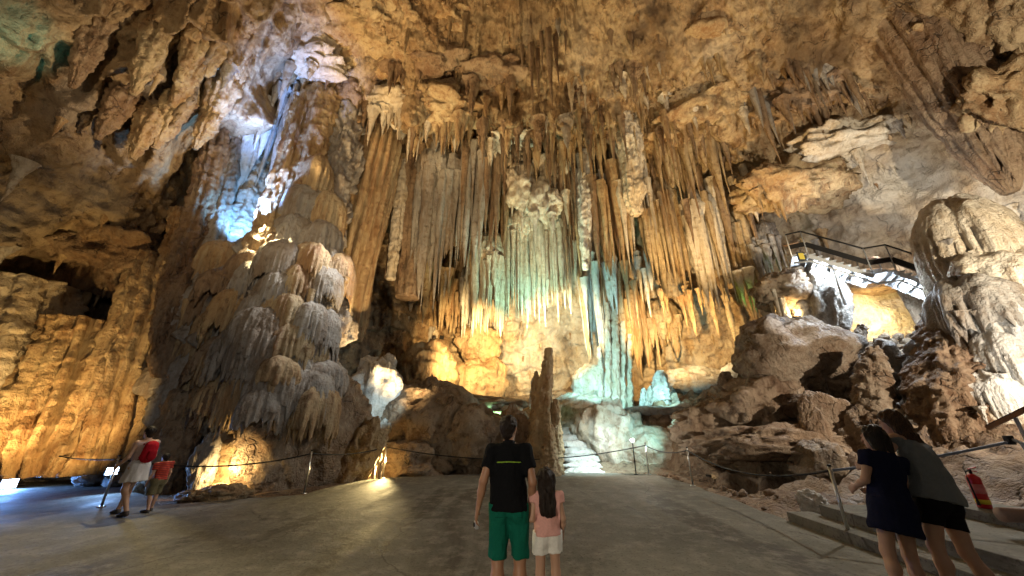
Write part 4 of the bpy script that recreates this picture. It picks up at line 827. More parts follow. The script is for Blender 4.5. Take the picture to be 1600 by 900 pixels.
# big right flowstone
t1 = thing('flowstone_column', 'towering right flowstone with three drooping canopy tiers', 'flowstone', tuple(P(1540, 790, 9.0)))
pts, rr = pxpath([(1525, 352, 10.6, 34), (1534, 400, 10.5, 46), (1545, 460, 10.4, 60), (1545, 540, 10.3, 88), (1562, 620, 10.2, 96), (1580, 700, 10.1, 105), (1600, 800, 10.0, 115)])
Vv, Ff = tube_form(pts, rr, None, nang=160, nlen=140, flute=(34, .24), rough=(.7, .18), tier=(11, .14), seed=7.9, squash=.7)
mobj('core', Vv - np.array(t1.location), Ff, M['grey'], t1)
for i, (x, y, Y, w_, h, m) in enumerate(((1530, 398, 10.0, 104, 62, 'pale'), (1500, 383, 10.2, 60, 48, 'grey'), (1568, 455, 9.7, 120, 48, 'pale'), (1532, 492, 9.6, 96, 46, 'grey'), (1570, 520, 9.5, 110, 50, 'white'), (1585, 590, 9.4, 100, 55, 'white'), (1560, 640, 9.3, 80, 44, 'white'), (1590, 690, 9.2, 90, 50, 'pale'))):
    bell(t1, x, y + 12, Y, w_, h * 1.55, m, k=(i + 2) % 5)
    for j in range(7): stal(t1, x + random.uniform(-.45, .45) * w_, y - 6, y + random.uniform(8, 26), random.uniform(4, 6), Y - random.uniform(.1, .55), m)
column('limestone_column', 'dark brown shaded pillar left of the right flowstone', 'column', [(1482, 476, 10.6, 22), (1478, 530, 10.2, 32), (1478, 600, 9.9, 44), (1490, 700, 9.7, 50), (1500, 790, 9.6, 54)], 'brown', nang=110, nlen=140, flute=(12, .16), rough=(.6, .2), tier=(9, .15), seed=37.7)

# ================================================================== PEOPLE
def surface_nets(Vf, org, h):
    S = Vf < 0
    nx, ny, nz = Vf.shape
    cnt = np.zeros((nx - 1, ny - 1, nz - 1), np.int8)
    for dx in (0, 1):
        for dy in (0, 1):
            for dz in (0, 1): cnt += S[dx:nx - 1 + dx, dy:ny - 1 + dy, dz:nz - 1 + dz]
    act = (cnt > 0) & (cnt < 8); I = np.argwhere(act); idx = np.full(act.shape, -1, np.int64); idx[act] = np.arange(len(I))
    acc = np.zeros((len(I), 3)); n = np.zeros(len(I))
    cor = [(a, b, c) for a in (0, 1) for b in (0, 1) for c in (0, 1)]
    for a in cor:
        for ax in range(3):
            if a[ax]: continue
            b = list(a); b[ax] = 1
            va = Vf[I[:, 0] + a[0], I[:, 1] + a[1], I[:, 2] + a[2]]; vb = Vf[I[:, 0] + b[0], I[:, 1] + b[1], I[:, 2] + b[2]]
            m = (va < 0) != (vb < 0); tt = np.where(m, va / np.where(va - vb == 0, 1, va - vb), 0)
            for k in range(3): acc[:, k] += np.where(m, a[k] + (tt if k == ax else 0), 0)
            n += m
    Vv = (I + acc / n[:, None]) * h + org
    Fs = []
    for ax in range(3):
        o1, o2 = [(1, 2), (2, 0), (0, 1)][ax]
        A = S[tuple(slice(0, -1) if k == ax else slice(None) for k in range(3))]; B = S[tuple(slice(1, None) if k == ax else slice(None) for k in range(3))]
        E = np.argwhere(A != B); E = E[(E[:, o1] > 0) & (E[:, o2] > 0) & (E[:, o1] < Vf.shape[o1] - 1) & (E[:, o2] < Vf.shape[o2] - 1)]
        fl_ = A[E[:, 0], E[:, 1], E[:, 2]]
        q = []
        for d1, d2 in ((-1, -1), (0, -1), (0, 0), (-1, 0)):
            e = E.copy(); e[:, o1] += d1; e[:, o2] += d2; q.append(idx[e[:, 0], e[:, 1], e[:, 2]])
        q = np.stack(q, -1); Fs.append(np.where(fl_[:, None], q, q[:, ::-1]))
    return Vv, np.vstack(Fs)
class SDF:
    """smooth union of tapered, optionally flattened limbs on a voxel grid"""
    def __init__(s, lo, hi, h):
        s.h = h; s.lo = np.array(lo, float); n = np.ceil((np.array(hi) - s.lo) / h).astype(int) + 1
        s.n = n; s.f = np.full(n, 0.3, np.float32)
        s.ax = [s.lo[k] + h * np.arange(n[k]) for k in range(3)]
    def cap(s, a, b, ra, rb, k=.03, sc=(1, 1, 1), sub=False):
        a = np.array(a, float); b = np.array(b, float); R = max(ra, rb) * max(1, *sc) + k + 3 * s.h
        lo = np.minimum(a, b) - R; hi = np.maximum(a, b) + R
        i0 = np.clip(((lo - s.lo) / s.h).astype(int), 0, s.n); i1 = np.clip(((hi - s.lo) / s.h).astype(int) + 2, 0, s.n)
        if np.any(i1 <= i0): return s
        sl = tuple(slice(i0[j], i1[j]) for j in range(3))
        X = s.ax[0][sl[0]][:, None, None]; Y = s.ax[1][sl[1]][None, :, None]; Z = s.ax[2][sl[2]][None, None, :]
        iv = 1 / np.array(sc, float)
        A = a * iv; Bd = b * iv - A; L2 = max(1e-9, Bd @ Bd)
        px, py, pz = X * iv[0] - A[0], Y * iv[1] - A[1], Z * iv[2] - A[2]
        t_ = np.clip((px * Bd[0] + py * Bd[1] + pz * Bd[2]) / L2, 0, 1)
        d = np.sqrt((px - t_ * Bd[0]) ** 2 + (py - t_ * Bd[1]) ** 2 + (pz - t_ * Bd[2]) ** 2) - (ra + (rb - ra) * t_)
        d = (d * min(sc)).astype(np.float32)
        g = s.f[sl]
        if sub: s.f[sl] = np.maximum(g, -d)
        else:
            hh = np.clip(.5 + .5 * (g - d) / k, 0, 1); s.f[sl] = g * (1 - hh) + d * hh - k * hh * (1 - hh)
        return s
    def plane(s, p, n):
        n = np.array(n, float); n /= np.linalg.norm(n)
        X = s.ax[0][:, None, None]; Y = s.ax[1][None, :, None]; Z = s.ax[2][None, None, :]
        s.f = np.maximum(s.f, ((X - p[0]) * n[0] + (Y - p[1]) * n[1] + (Z - p[2]) * n[2]).astype(np.float32)); return s
    def wrinkle(s, amp, sc, sz=1.0, off=0.0, band=.05):
        m = np.abs(s.f) < band; I = np.argwhere(m); q = (s.lo + I * s.h).astype(np.float32)
        s.f[m] += amp * fbm(q, sc, 3, .5, sz=sz, off=off); return s
    def build(s, name, mat, parent):
        Vv, Ff = surface_nets(s.f, s.lo, s.h)
        return mobj(name, Vv, Ff, mat, parent)
def cloth(name, colr, var=.2, scale=60, rough=.9):
    m = plain(name, colr, rough, 0, var, scale, .35); m.node_tree.nodes['Principled BSDF'].inputs['Specular IOR Level'].default_value = .15; return m
def skin_mat(name, colr):
    m = plain(name, colr, .5, 0, .12, 14, .1); b = m.node_tree.nodes['Principled BSDF']
    b.inputs['Subsurface Weight'].default_value = .12; b.inputs['Subsurface Radius'].default_value = (.012, .005, .003); return m
M['skin'] = skin_mat('tanned_skin', (0.42, 0.22, 0.13)); M['skin2'] = skin_mat('light_skin', (0.52, 0.31, 0.21))
def hair_mat(name, c0, c1):
    t = NT(name); tc = t.n('ShaderNodeTexCoord'); mp = t.n('ShaderNodeMapping'); mp.inputs['Scale'].default_value = (130, 130, 9); t.l(tc.outputs['Object'], mp.inputs[0])
    n = noise_on(t, mp.outputs[0], 1.0, 3, .6, .6); t.l(t.ramp(n, .35, c0, .68, c1), t.b.inputs['Base Color']); t.b.inputs['Roughness'].default_value = .55; t.b.inputs['Specular IOR Level'].default_value = .3
    bp = t.n('ShaderNodeBump'); bp.inputs['Strength'].default_value = .9; bp.inputs['Distance'].default_value = .01; t.l(n, bp.inputs['Height']); t.l(bp.outputs[0], t.b.inputs['Normal']); return t.m
M['hair'] = hair_mat('dark_brown_hair', (.010, .006, .004), (.026, .014, .008)); M['hair2'] = hair_mat('black_hair', (.006, .005, .004), (.03, .022, .017)); M['hair3'] = hair_mat('honey_brown_hair', (.018, .009, .005), (.10, .05, .022))
M['eye'] = plain('eye_dark', (0.03, 0.02, 0.015), .15); M['lips'] = plain('lips', (0.36, 0.12, 0.09), .45); M['sole'] = plain('shoe_leather', (0.05, 0.04, 0.035), .6, 0, .3)
VX = .009
def sk(h, **ov):
    """joints of a standing figure of height h facing +Y"""
    s = h / 1.75
    J = dict(pel=(0, 0, .95), wst=(0, 0, 1.08), chs=(0, 0, 1.28), nek=(0, -.015, 1.47), hed=(0, .015, 1.625),
             shl=(-.185, -.01, 1.415), ell=(-.245, -.03, 1.13), wrl=(-.265, .05, .89), shr=(.185, -.01, 1.415), elr=(.245, -.03, 1.13), wrr=(.265, .05, .89),
             hpl=(-.09, 0, .92), knl=(-.105, .015, .5), anl=(-.11, -.03, .09), tol=(-.13, .15, .03), hpr=(.09, 0, .92), knr=(.105, .015, .5), anr=(.11, -.03, .09), tor=(.13, .15, .03))
    J.update(ov)
    return {k: np.array(v, float) * s for k, v in J.items()}, s
def hand(g, wr, el, s, side, curl=.5, fat=1.0, inward=None):
    d = wr - el; d /= np.linalg.norm(d)
    pn = np.array(inward if inward is not None else (-side * 1.0, .15, 0.0)); pn = pn - d * (pn @ d); pn /= np.linalg.norm(pn)      # palm faces
    ac = np.cross(d, pn)                                   # across the palm
    if ac[1] < 0: ac = -ac                                 # first finger towards the front
    k0 = wr + d * .095 * s
    for q in (-.028, -.009, .010, .028): g.cap(wr + ac * q * .6 * s, k0 + ac * q * s, .017 * s, .014 * s, .012)
    for q, L in ((.031, .072), (.0105, .080), (-.0105, .074), (-.030, .058)):
        a = k0 + ac * q * s; d1 = d * math.cos(curl * .6) + pn * math.sin(curl * .6); b = a + d1 * L * .5 * s
        d2 = d * math.cos(curl * 1.7) + pn * math.sin(curl * 1.7); c_ = b + d2 * L * .55 * s
        g.cap(a, b, .0095 * s * fat, .009 * s * fat, .005); g.cap(b, c_, .009 * s * fat, .0078 * s * fat, .005)
    a = wr + d * .028 * s + ac * .026 * s; b = a + (d * .55 + ac * .6 + pn * .35) * .052 * s; c_ = b + (d * .8 + pn * .45 + ac * .15) * .038 * s
    g.cap(a, b, .013 * s, .0105 * s, .01); g.cap(b, c_, .0105 * s, .0085 * s, .006)
    return k0 + d * .03 * s + pn * .02 * s
def head(g, hd, nk, s, turn=0.0, nod=0.0):
    c, n_ = math.cos(turn), math.sin(turn)
    def at(x, y, z):
        y, z = y * math.cos(nod) - z * math.sin(nod), y * math.sin(nod) + z * math.cos(nod)
        return hd + np.array((x * c - y * n_, x * n_ + y * c, z)) * s
    g.cap(at(0, -.02, .035), at(0, .005, .03), .088 * s, .085 * s, .03, (.9, 1, 1)); g.cap(at(0, .03, -.03), at(0, .055, -.085), .066 * s, .042 * s, .03)
    g.cap(nk - np.array((0, 0, .03)) * s, at(0, -.015, -.05), .058 * s, .054 * s, .03)
    g.cap(at(0, .095, .015), at(0, .112, -.022), .009 * s, .016 * s, .012)
    for q in (-1, 1):
        g.cap(at(q * .083, -.005, .02), at(q * .088, -.012, -.015), .014 * s, .010 * s, .006, (.6, 1, 1.3))
        g.cap(at(q * .032, .083, .022), at(q * .032, .086, .022), .016 * s, .016 * s, .006)
    g.cap(at(-.02, .094, -.055), at(.02, .094, -.055), .011 * s, .011 * s, .01)
    return at
def body_caps(g, J, s, fem=0.0, infl=0.0, parts='tahl', fat=1.0):
    sh = .98 - .06 * fem; i = infl
    if 't' in parts:
        g.cap(J['pel'] - (0, 0, .02 * s), J['wst'], (.125 + .012 * fem) * s * fat + i, (.118 - .014 * fem) * s * fat + i, .05, (1.25, .88, 1))
        g.cap(J['wst'], J['chs'], (.112 - .012 * fem) * s * fat + i, .128 * s * fat * sh + i, .06, (1.28, .88, 1))
        g.cap(J['chs'], J['nek'] - (0, 0, .06 * s), .125 * s * sh + i, .075 * s + i, .05, (1.25, .85, 1))
        for q in ('shl', 'shr'): g.cap(J['nek'] - (0, 0, .045 * s), J[q], .055 * s + i, .056 * s * sh + i, .05)
        for q in ('hpl', 'hpr'): g.cap(J[q] + (0, -.035 * s, .01 * s), J[q] + (0, -.03 * s, -.05 * s), .088 * s * fat + i, .085 * s * fat + i, .04)
    for sd in 'lr':
        if 'a' in parts: g.cap(J['sh' + sd], J['el' + sd], .053 * s * sh + i, .041 * s * sh + i, .03)
        if 'f' in parts: g.cap(J['el' + sd] * .97 + J['wr' + sd] * .03, J['el' + sd] * .55 + J['wr' + sd] * .45, .041 * s * sh + i, .038 * s * sh + i, .02); g.cap(J['el' + sd] * .6 + J['wr' + sd] * .4, J['wr' + sd], .037 * s * sh + i, .026 * s * sh + i, .02)
        if 'h' in parts: g.cap(J['hp' + sd], J['kn' + sd], .088 * s * fat + i, .057 * s + i, .04)
        if 'l' in parts:
            m = J['kn' + sd] * .68 + J['an' + sd] * .32 + np.array((0, -.018 * s, 0))
            g.cap(J['kn' + sd], m, .054 * s + i, .058 * s + i, .03); g.cap(m, J['an' + sd], .057 * s + i, .035 * s + i, .03)
        if 'o' in parts:
            an, to = J['an' + sd], J['to' + sd]; heel = an + np.array((0, -.035, -.055)) * s
            g.cap(an, heel, .036 * s + i, .034 * s + i, .02); g.cap(heel + (0, .02 * s, 0), to, .034 * s + i, .028 * s + i, .02, (1.15, 1, 1)); g.cap(an, to + (0, -.04 * s, .015 * s), .035 * s + i, .028 * s + i, .02)
def bounds(J, m=.22):
    A = np.array(list(J.values())); return A.min(0) - (m, m, .06), A.max(0) + (m, m, .2)
def make_person(label, h, loc, rotz, ov, skin, fem, dress, turn=0.0, nod=0.0, curl=.5, fat=1.0, inwl=None, inwr=None, tilt=0.0):
    J, s = sk(h, **ov)
    p = thing('person', label, 'person', loc, rotz); p.rotation_euler = (0, tilt, rotz)
    g = SDF(*bounds(J), VX); body_caps(g, J, s, fem, 0, 'tafhlo', fat)
    at = head(g, J['hed'], J['nek'], s, turn, nod)
    gl = hand(g, J['wrl'], J['ell'], s, -1, curl, inward=inwl); gr = hand(g, J['wrr'], J['elr'], s, 1, curl, inward=inwr)
    body = g.build('body', M[skin], p)
    for q in (-1, 1):
        e = MB().tube([at(q * .032, .088, .022), at(q * .032, .0985, .022)], [.011 * s, .006 * s], 10).build('eye', M['eye'], p, True)
    MB().tube([at(-.022, .1025, -.056), at(0, .1055, -.054), at(.022, .1025, -.056)], .005 * s, 8).build('lips', M['lips'], p, True)
    dress(p, J, s, at)
    for sd in 'lr':
        an = J['an' + sd]; to = J['to' + sd]; sh = SDF(np.minimum(an, to) - .14, np.maximum(an, to) + .14, .011); JJ = dict(J)
        heel = an + np.array((0, -.035, -.055)) * s
        sh.cap(an, heel, .042 * s, .040 * s, .02); sh.cap(heel + (0, .02 * s, 0), to, .040 * s, .034 * s, .02, (1.15, 1, 1)); sh.cap(an, to + (0, -.04 * s, .015 * s), .041 * s, .034 * s, .02)
        sh.plane((0, 0, an[2] + .01 * s), (0, 0, 1)); sh.build('shoe', M['sole'], p)
    return p, J, gl, gr
def hair_short(p, J, s, at, mat):
    g = SDF(J['hed'] - .2 * s, J['hed'] + .22 * s, .006)
    g.cap(at(0, -.025, .045), at(0, .0, .045), .096 * s, .094 * s, .02, (.93, 1, 1)); g.cap(at(0, -.055, .0), at(0, -.065, -.045), .068 * s, .055 * s, .02)
    f = at(0, .035, .05) - at(0, -.03, -.045); n_ = at(0, 1, -.62) - at(0, 0, 0)
    g.plane(at(0, .052, .03), n_); g.wrinkle(.007, .022, off=2); g.build('hair', mat, p)
def hair_long(p, J, s, at, mat, length=.32, wid=.075, dirv=(0, -.14, -1), wav=.012):
    lo = J['hed'] - np.array((.26, .3, length + .2)) * s; g = SDF(lo, J['hed'] + np.array((.26, .26, .22)) * s, .0085)
    g.cap(at(0, -.025, .045), at(0, .0, .045), .099 * s, .095 * s, .02, (.95, 1, 1)); g.plane(at(0, .055, .03), at(0, 1, -.35) - at(0, 0, 0))
    d = np.array(dirv, float); d /= np.linalg.norm(d); a = at(0, -.055, .0); b = a + d * length * s
    for q in (-1, 0, 1): g.cap(a + np.array((q * .045, 0, 0)) * s, b + np.array((q * .05, random.uniform(-.01, .01), random.uniform(-.03, .03))) * s, .062 * s, wid * .55 * s, .03)
    for q in (-1, 1): g.cap(at(q * .085, .01, .02), at(q * .085, -.02, -.09), .032 * s, .035 * s, .03)
    g.wrinkle(wav, .035, sz=.3, off=4, band=.06); g.build('hair', mat, p)

# ---- the man
def dress_man(p, J, s, at):
    lo, hi = bounds(J)
    g = SDF(lo, hi, VX); body_caps(g, J, s, 0, .014, 'ta', .95)
    for sd in 'lr': g.cap(J['sh' + sd], J['sh' + sd] * .45 + J['el' + sd] * .55, .066 * s, .070 * s, .03)
    g.cap(J['wst'], J['pel'] - (0, 0, .08 * s), .126 * s, .142 * s, .04, (1.2, .98, 1))
    g.plane(J['pel'] - (0, 0, .055 * s), (0, 0, -1))
    for sd in 'lr':
        d = J['el' + sd] - J['sh' + sd]; q = J['sh' + sd] * .40 + J['el' + sd] * .60
        # sleeve ends: cut only outside the trunk
        m = (np.abs(g.ax[0]) > .19 * s)[:, None, None] & ((g.ax[0] * (-1 if sd == 'l' else 1)) > 0)[:, None, None]
        dn = d / np.linalg.norm(d); X = g.ax[0][:, None, None]; Y = g.ax[1][None, :, None]; Z = g.ax[2][None, None, :]
        pl = ((X - q[0]) * dn[0] + (Y - q[1]) * dn[1] + (Z - q[2]) * dn[2]).astype(np.float32)
        g.f = np.where(m, np.maximum(g.f, pl), g.f)
    g.plane(J['nek'] + (0, 0, .012 * s), (0, .25, 1)); g.wrinkle(.013, .09, sz=.5, off=3)
    sh = g.build('polo_shirt', cloth('black_polo', (.006, .0065, .008)), p)
    c = SDF(J['nek'] - .14 * s, J['nek'] + .14 * s, .006); c.cap(J['nek'] - (0, 0, .02 * s), J['nek'] + (0, .004, .035 * s), .072 * s, .064 * s, .01); c.plane(J['nek'] + (0, 0, .036 * s), (0, .3, 1)); c.build('collar', M['navyblack'], sh)
    # bright piping across the shoulder blades, on the cloth
    z = J['chs'][2] + .035 * s; pts = []
    for x in np.linspace(-.118, .118, 13): pts.append((x * s, surf_y(g, x * s, z + .006 * math.cos(x * 13)) - .006, z + .006 * math.cos(x * 13)))
    MB().tube(pts, .0055, 6).build('piping', plain('lime_piping', (.30, .52, .04), .6), sh)
    MB().box((0, surf_y(g, 0, J['nek'][2] - .03 * s) - .002, J['nek'][2] - .03 * s), (.03, .004, .007)).build('collar_tab', plain('grey_tab', (.3, .3, .3)), sh)
    g = SDF(lo, hi, VX); 
    for sd in 'lr':
        g.cap(J['hp' + sd], J['kn' + sd] + (0, 0, .02), .100 * s, .088 * s, .03)
    body_caps(g, J, s, 0, .004, 't', .93); g.plane(J['pel'] + (0, 0, .0 * s), (0, 0, 1)); g.plane(J['knl'] + (0, 0, .005 * s), (0, 0, -1)); g.wrinkle(.015, .09, sz=.45, off=8)
    sr = g.build('shorts', cloth('green_shorts', (.006, .13, .085)), p)
    for q in (-1, 1):
        zz = J['pel'][2] - .10 * s; xx = q * .075 * s; yb = surf_y(g, xx, zz)
        MB().box((xx, yb - .001, zz), (.105 * s, .006, .006)).build('pocket_seam', cloth('green_seam', (.004, .085, .055)), sr)
    hair_short(p, J, s, at, M['hair'])
def surf_y(g, x, z, front=False):
    i = int(round((x - g.lo[0]) / g.h)); k = int(round((z - g.lo[2]) / g.h)); c = np.where(g.f[i, :, k] < 0)[0]
    return (g.ax[1][c[-1] if front else c[0]]) if len(c) else 0.0
M['navyblack'] = cloth('black_collar', (.008, .008, .01))
mp_ = P(795, 780, 3.95)
man, JM, ml, mr = make_person('man in black polo shirt and green shorts seen from behind', 1.745, (mp_[0], 3.95, 0), 0.0,
    dict(shl=(-.168, -.01, 1.415), shr=(.168, -.01, 1.415), ell=(-.25, -.06, 1.15), wrl=(-.30, .00, .905), elr=(.235, -.05, 1.14), wrr=(.225, .10, .93), hpl=(-.095, 0, .92), anl=(-.10, -.05, .09), anr=(.10, .0, .09), tor=(.12, .18, .03)), 'skin', 0.0, dress_man, turn=-.35, nod=.18, fat=.93)
ph = thing('pocket_camera', 'small silver camera in the left hand of the man', 'camera', tuple(Vector(ml) + man.location + Vector((-.012, .01, -.028))), .3)
MB().box((0, 0, 0), (.028, .085, .055)).build('camera_body', plain('silver_plastic', (.62, .62, .64), .3, .6), ph)
MB().tube([(-.014, .012, 0), (-.026, .012, 0)], .019, 16).build('lens_ring', plain('dark_lens', (.02, .02, .025), .15), ph)
# ---- the girl
def dress_girl(p, J, s, at):
    lo, hi = bounds(J)
    g = SDF(lo, hi, VX); body_caps(g, J, s, .6, .012, 'ta', .9); g.cap(J['wst'], J['pel'], .124 * s, .146 * s, .04, (1.2, .98, 1))
    for sd in 'lr': g.cap(J['sh' + sd], J['sh' + sd] * .65 + J['el' + sd] * .35, .068 * s, .066 * s, .03)
    g.plane(J['pel'] - (0, 0, .01 * s), (0, 0, -1))
    for sd in 'lr':
        d = J['el' + sd] - J['sh' + sd]; q = J['sh' + sd] * .66 + J['el' + sd] * .34; dn = d / np.linalg.norm(d)
        m = ((g.ax[0] * (-1 if sd == 'l' else 1)) > .175 * s)[:, None, None]; X = g.ax[0][:, None, None]; Y = g.ax[1][None, :, None]; Z = g.ax[2][None, None, :]
        g.f = np.where(m, np.maximum(g.f, ((X - q[0]) * dn[0] + (Y - q[1]) * dn[1] + (Z - q[2]) * dn[2]).astype(np.float32)), g.f)
    g.plane(J['nek'] - (0, 0, .01 * s), (0, .3, 1)); g.wrinkle(.010, .10, sz=.6, off=13)
    g.build('t_shirt', cloth('pink_cotton', (.78, .42, .37)), p)
    g = SDF(lo, hi, VX)
    for sd in 'lr': g.cap(J['hp' + sd] + (0, 0, .04 * s), J['hp' + sd] * .52 + J['kn' + sd] * .48, .100 * s, .110 * s, .04)
    body_caps(g, J, s, .6, .004, 't', .88); g.plane(J['pel'] + (0, 0, .03 * s), (0, 0, 1)); g.plane(J['hpl'] * .55 + J['knl'] * .45, (0, 0, -1)); g.wrinkle(.013, .10, sz=.5, off=18)
    g.build('shorts', cloth('white_cotton', (.84, .82, .77)), p)
    hair_long(p, J, s * 1.12, at, M['hair'], .34, .09, dirv=(0, -.2, -1), wav=.016)
gp = P(846, 800, 4.02)
girl, JG, _, _ = make_person('young girl in pink shirt and white shorts beside the man', 1.255, (gp[0] + .05, 4.02, 0), 0.12,
    dict(hed=(0, .015, 1.60), nek=(0, -.01, 1.45), shl=(-.165, -.01, 1.39), shr=(.165, -.01, 1.39), ell=(-.215, -.07, 1.13), wrl=(-.40, .10, 1.06), elr=(.22, -.03, 1.12), wrr=(.235, .09, .92)), 'skin2', .6, dress_girl, curl=.9, inwl=(0, 1, -.2), nod=.1, fat=.88)
# ---- two women on the right
def dress_navy(p, J, s, at):
    lo, hi = bounds(J)
    g = SDF(lo, hi, VX); body_caps(g, J, s, 1, .022, 'ta'); g.cap(J['wst'], J['pel'] - (0, 0, .02 * s), .115 * s, .150 * s, .05, (1.2, .95, 1)); g.cap(J['pel'], J['pel'] - (0, 0, .22 * s), .150 * s, .205 * s, .05, (1.15, .95, 1))
    for sd in 'lr':
        d = J['el' + sd] - J['sh' + sd]; q = J['sh' + sd] * .55 + J['el' + sd] * .45; dn = d / np.linalg.norm(d)
        m = ((g.ax[0] * (-1 if sd == 'l' else 1)) > .18 * s)[:, None, None] & (g.ax[2] > J['pel'][2] + .05 * s)[None, None, :]; X = g.ax[0][:, None, None]; Y = g.ax[1][None, :, None]; Z = g.ax[2][None, None, :]
        g.f = np.where(m, np.maximum(g.f, ((X - q[0]) * dn[0] + (Y - q[1]) * dn[1] + (Z - q[2]) * dn[2]).astype(np.float32)), g.f)
    g.plane(J['pel'] - (0, 0, .26 * s), (0, 0, -1)); g.plane(J['nek'] - (0, 0, .02 * s), (0, .3, 1)); g.wrinkle(.012, .12, sz=.22, off=23)
    g.build('dress', cloth('navy_dress', (.010, .013, .040)), p); hair_long(p, J, s, at, M['hair2'], .33, .08)
wp = P(1392, 780, 4.15)
make_person('woman in short navy dress with long dark hair', 1.68, (wp[0] - .20, 4.15, 0), .10,
    dict(anl=(-.13, -.06, .09), anr=(.15, -.03, .09), knr=(.12, .0, .5), tor=(.18, .15, .03), ell=(-.22, .03, 1.14), wrl=(-.15, .22, 1.06), elr=(.23, .03, 1.14), wrr=(.15, .22, 1.08), hed=(-.02, .05, 1.62)), 'skin2', 1.0, dress_navy, turn=.3, nod=-.2, tilt=.22)
def dress_grey(p, J, s, at):
    lo, hi = bounds(J)
    g = SDF(lo, hi, VX); body_caps(g, J, s, 1, .024, 't', 1.06); g.cap(J['wst'], J['pel'] - (0, 0, .05 * s), .140 * s, .178 * s, .05, (1.2, 1, 1)); g.plane(J['pel'] - (0, 0, .06 * s), (0, 0, -1)); g.plane(J['nek'] - (0, 0, .06 * s), (0, .3, 1)); g.wrinkle(.014, .12, sz=.4, off=33)
    g.build('tank_top', cloth('grey_tank_top', (.20, .22, .23)), p)
    g = SDF(lo, hi, VX); body_caps(g, J, s, 1, .010, 'th', 1.06); g.plane(J['pel'] + (0, 0, .0 * s), (0, 0, 1)); g.plane(J['hpl'] * .42 + J['knl'] * .58, (0, 0, -1)); g.wrinkle(.006, .12, off=36)
    g.build('shorts', cloth('black_shorts', (.010, .010, .012)), p); hair_long(p, J, s, at, M['hair3'], .36, .085, dirv=(.12, -.35, -1))
wp2 = P(1484, 770, 4.1)
make_person('woman in grey tank top and black shorts leaning forward', 1.86, (wp2[0] - .32, 4.1, 0), .25,
    dict(chs=(-.01, .05, 1.27), nek=(-.03, .11, 1.455), hed=(-.06, .18, 1.60), shl=(-.21, .09, 1.41), shr=(.14, .09, 1.41), ell=(-.34, .16, 1.15), wrl=(-.28, .36, 1.12), elr=(.06, .20, 1.13), wrr=(-.10, .36, 1.14), anl=(-.07, .0, .09), knl=(-.06, .05, .5), anr=(.16, -.22, .09), knr=(.13, -.06, .5), tor=(.18, -.04, .03)), 'skin2', 1.0, dress_grey, turn=.35, nod=-.35, fat=1.06, tilt=.22)
# ---- left: woman with red backpack and child
M['linen'] = cloth('white_linen', (.62, .60, .60))
def dress_white(p, J, s, at):
    lo, hi = bounds(J)
    g = SDF(lo, hi, VX); body_caps(g, J, s, 1, .013, 't'); g.plane(J['pel'] + (0, 0, .02 * s), (0, 0, -1)); g.plane(J['nek'] - (0, 0, .05 * s), (0, .3, 1)); g.wrinkle(.01, .12, off=43); g.build('top', cloth('pale_pink_top', (.50, .36, .33)), p)
    g = SDF(lo, hi, VX); g.cap(J['wst'], J['pel'], .118 * s, .150 * s, .05, (1.2, .95, 1)); g.cap(J['pel'], J['pel'] - (0, 0, .30 * s), .150 * s, .215 * s, .05, (1.1, 1, 1)); g.plane(J['pel'] - (0, 0, .30 * s), (0, 0, -1)); g.plane(J['wst'], (0, 0, 1)); g.wrinkle(.02, .12, sz=.2, off=46)
    g.build('skirt', M['linen'], p); hair_short(p, J, s * 1.04, at, M['hair'])
    b = SDF(*bounds(J), VX); b.cap(J['wst'] + np.array((0, -.17, .06)) * s, J['chs'] + np.array((0, -.19, .06)) * s, .12 * s, .105 * s, .04, (1.1, .8, 1)); b.wrinkle(.008, .1, off=49)
wl = G(190, 806)
wom, JW, _, _ = make_person('woman in white skirt with red backpack walking left', 1.60, (wl[0], wl[1], 0), 1.35,
    dict(anl=(-.09, -.22, .11), knl=(-.1, .02, .5), tol=(-.1, -.06, .03), anr=(.09, .30, .09), knr=(.1, .20, .5), tor=(.1, .46, .03), elr=(.24, .0, 1.13), wrr=(.26, .17, .96), ell=(-.24, .02, 1.13), wrl=(-.25, .20, .98), hed=(0, .03, 1.625)), 'skin2', 1.0, dress_white, nod=.25)
bp_ = thing('backpack', 'red backpack worn by the woman walking at left', 'backpack', tuple(wom.location), 1.35)
s_ = 1.60 / 1.75
b = SDF(*bounds(JW), VX); b.cap(JW['wst'] + np.array((0, -.165, .06)) * s_, JW['chs'] + np.array((0, -.175, .06)) * s_, .13 * s_, .115 * s_, .04, (1.15, .8, 1)); b.wrinkle(.008, .1, off=49); b.build('pack', cloth('red_nylon', (.42, .010, .022)), bp_)
b = SDF(*bounds(JW), VX); b.cap(JW['wst'] + np.array((0, -.265, .05)) * s_, JW['wst'] + np.array((0, -.275, .13)) * s_, .075 * s_, .07 * s_, .02, (1.2, .5, 1)); b.build('front_pocket', cloth('dark_red_nylon', (.30, .008, .016)), bp_)
for q in (-1, 1): MB().tube([np.array((q * .1, -.10, 1.38)) * s_, np.array((q * .115, -.02, 1.455)) * s_, np.array((q * .12, .09, 1.40)) * s_, np.array((q * .125, .12, 1.26)) * s_, np.array((q * .13, .02, 1.12)) * s_, np.array((q * .11, -.10, 1.08)) * s_], .014, 8).build('strap', cloth('red_strap', (.25, .008, .015)), bp_, True)
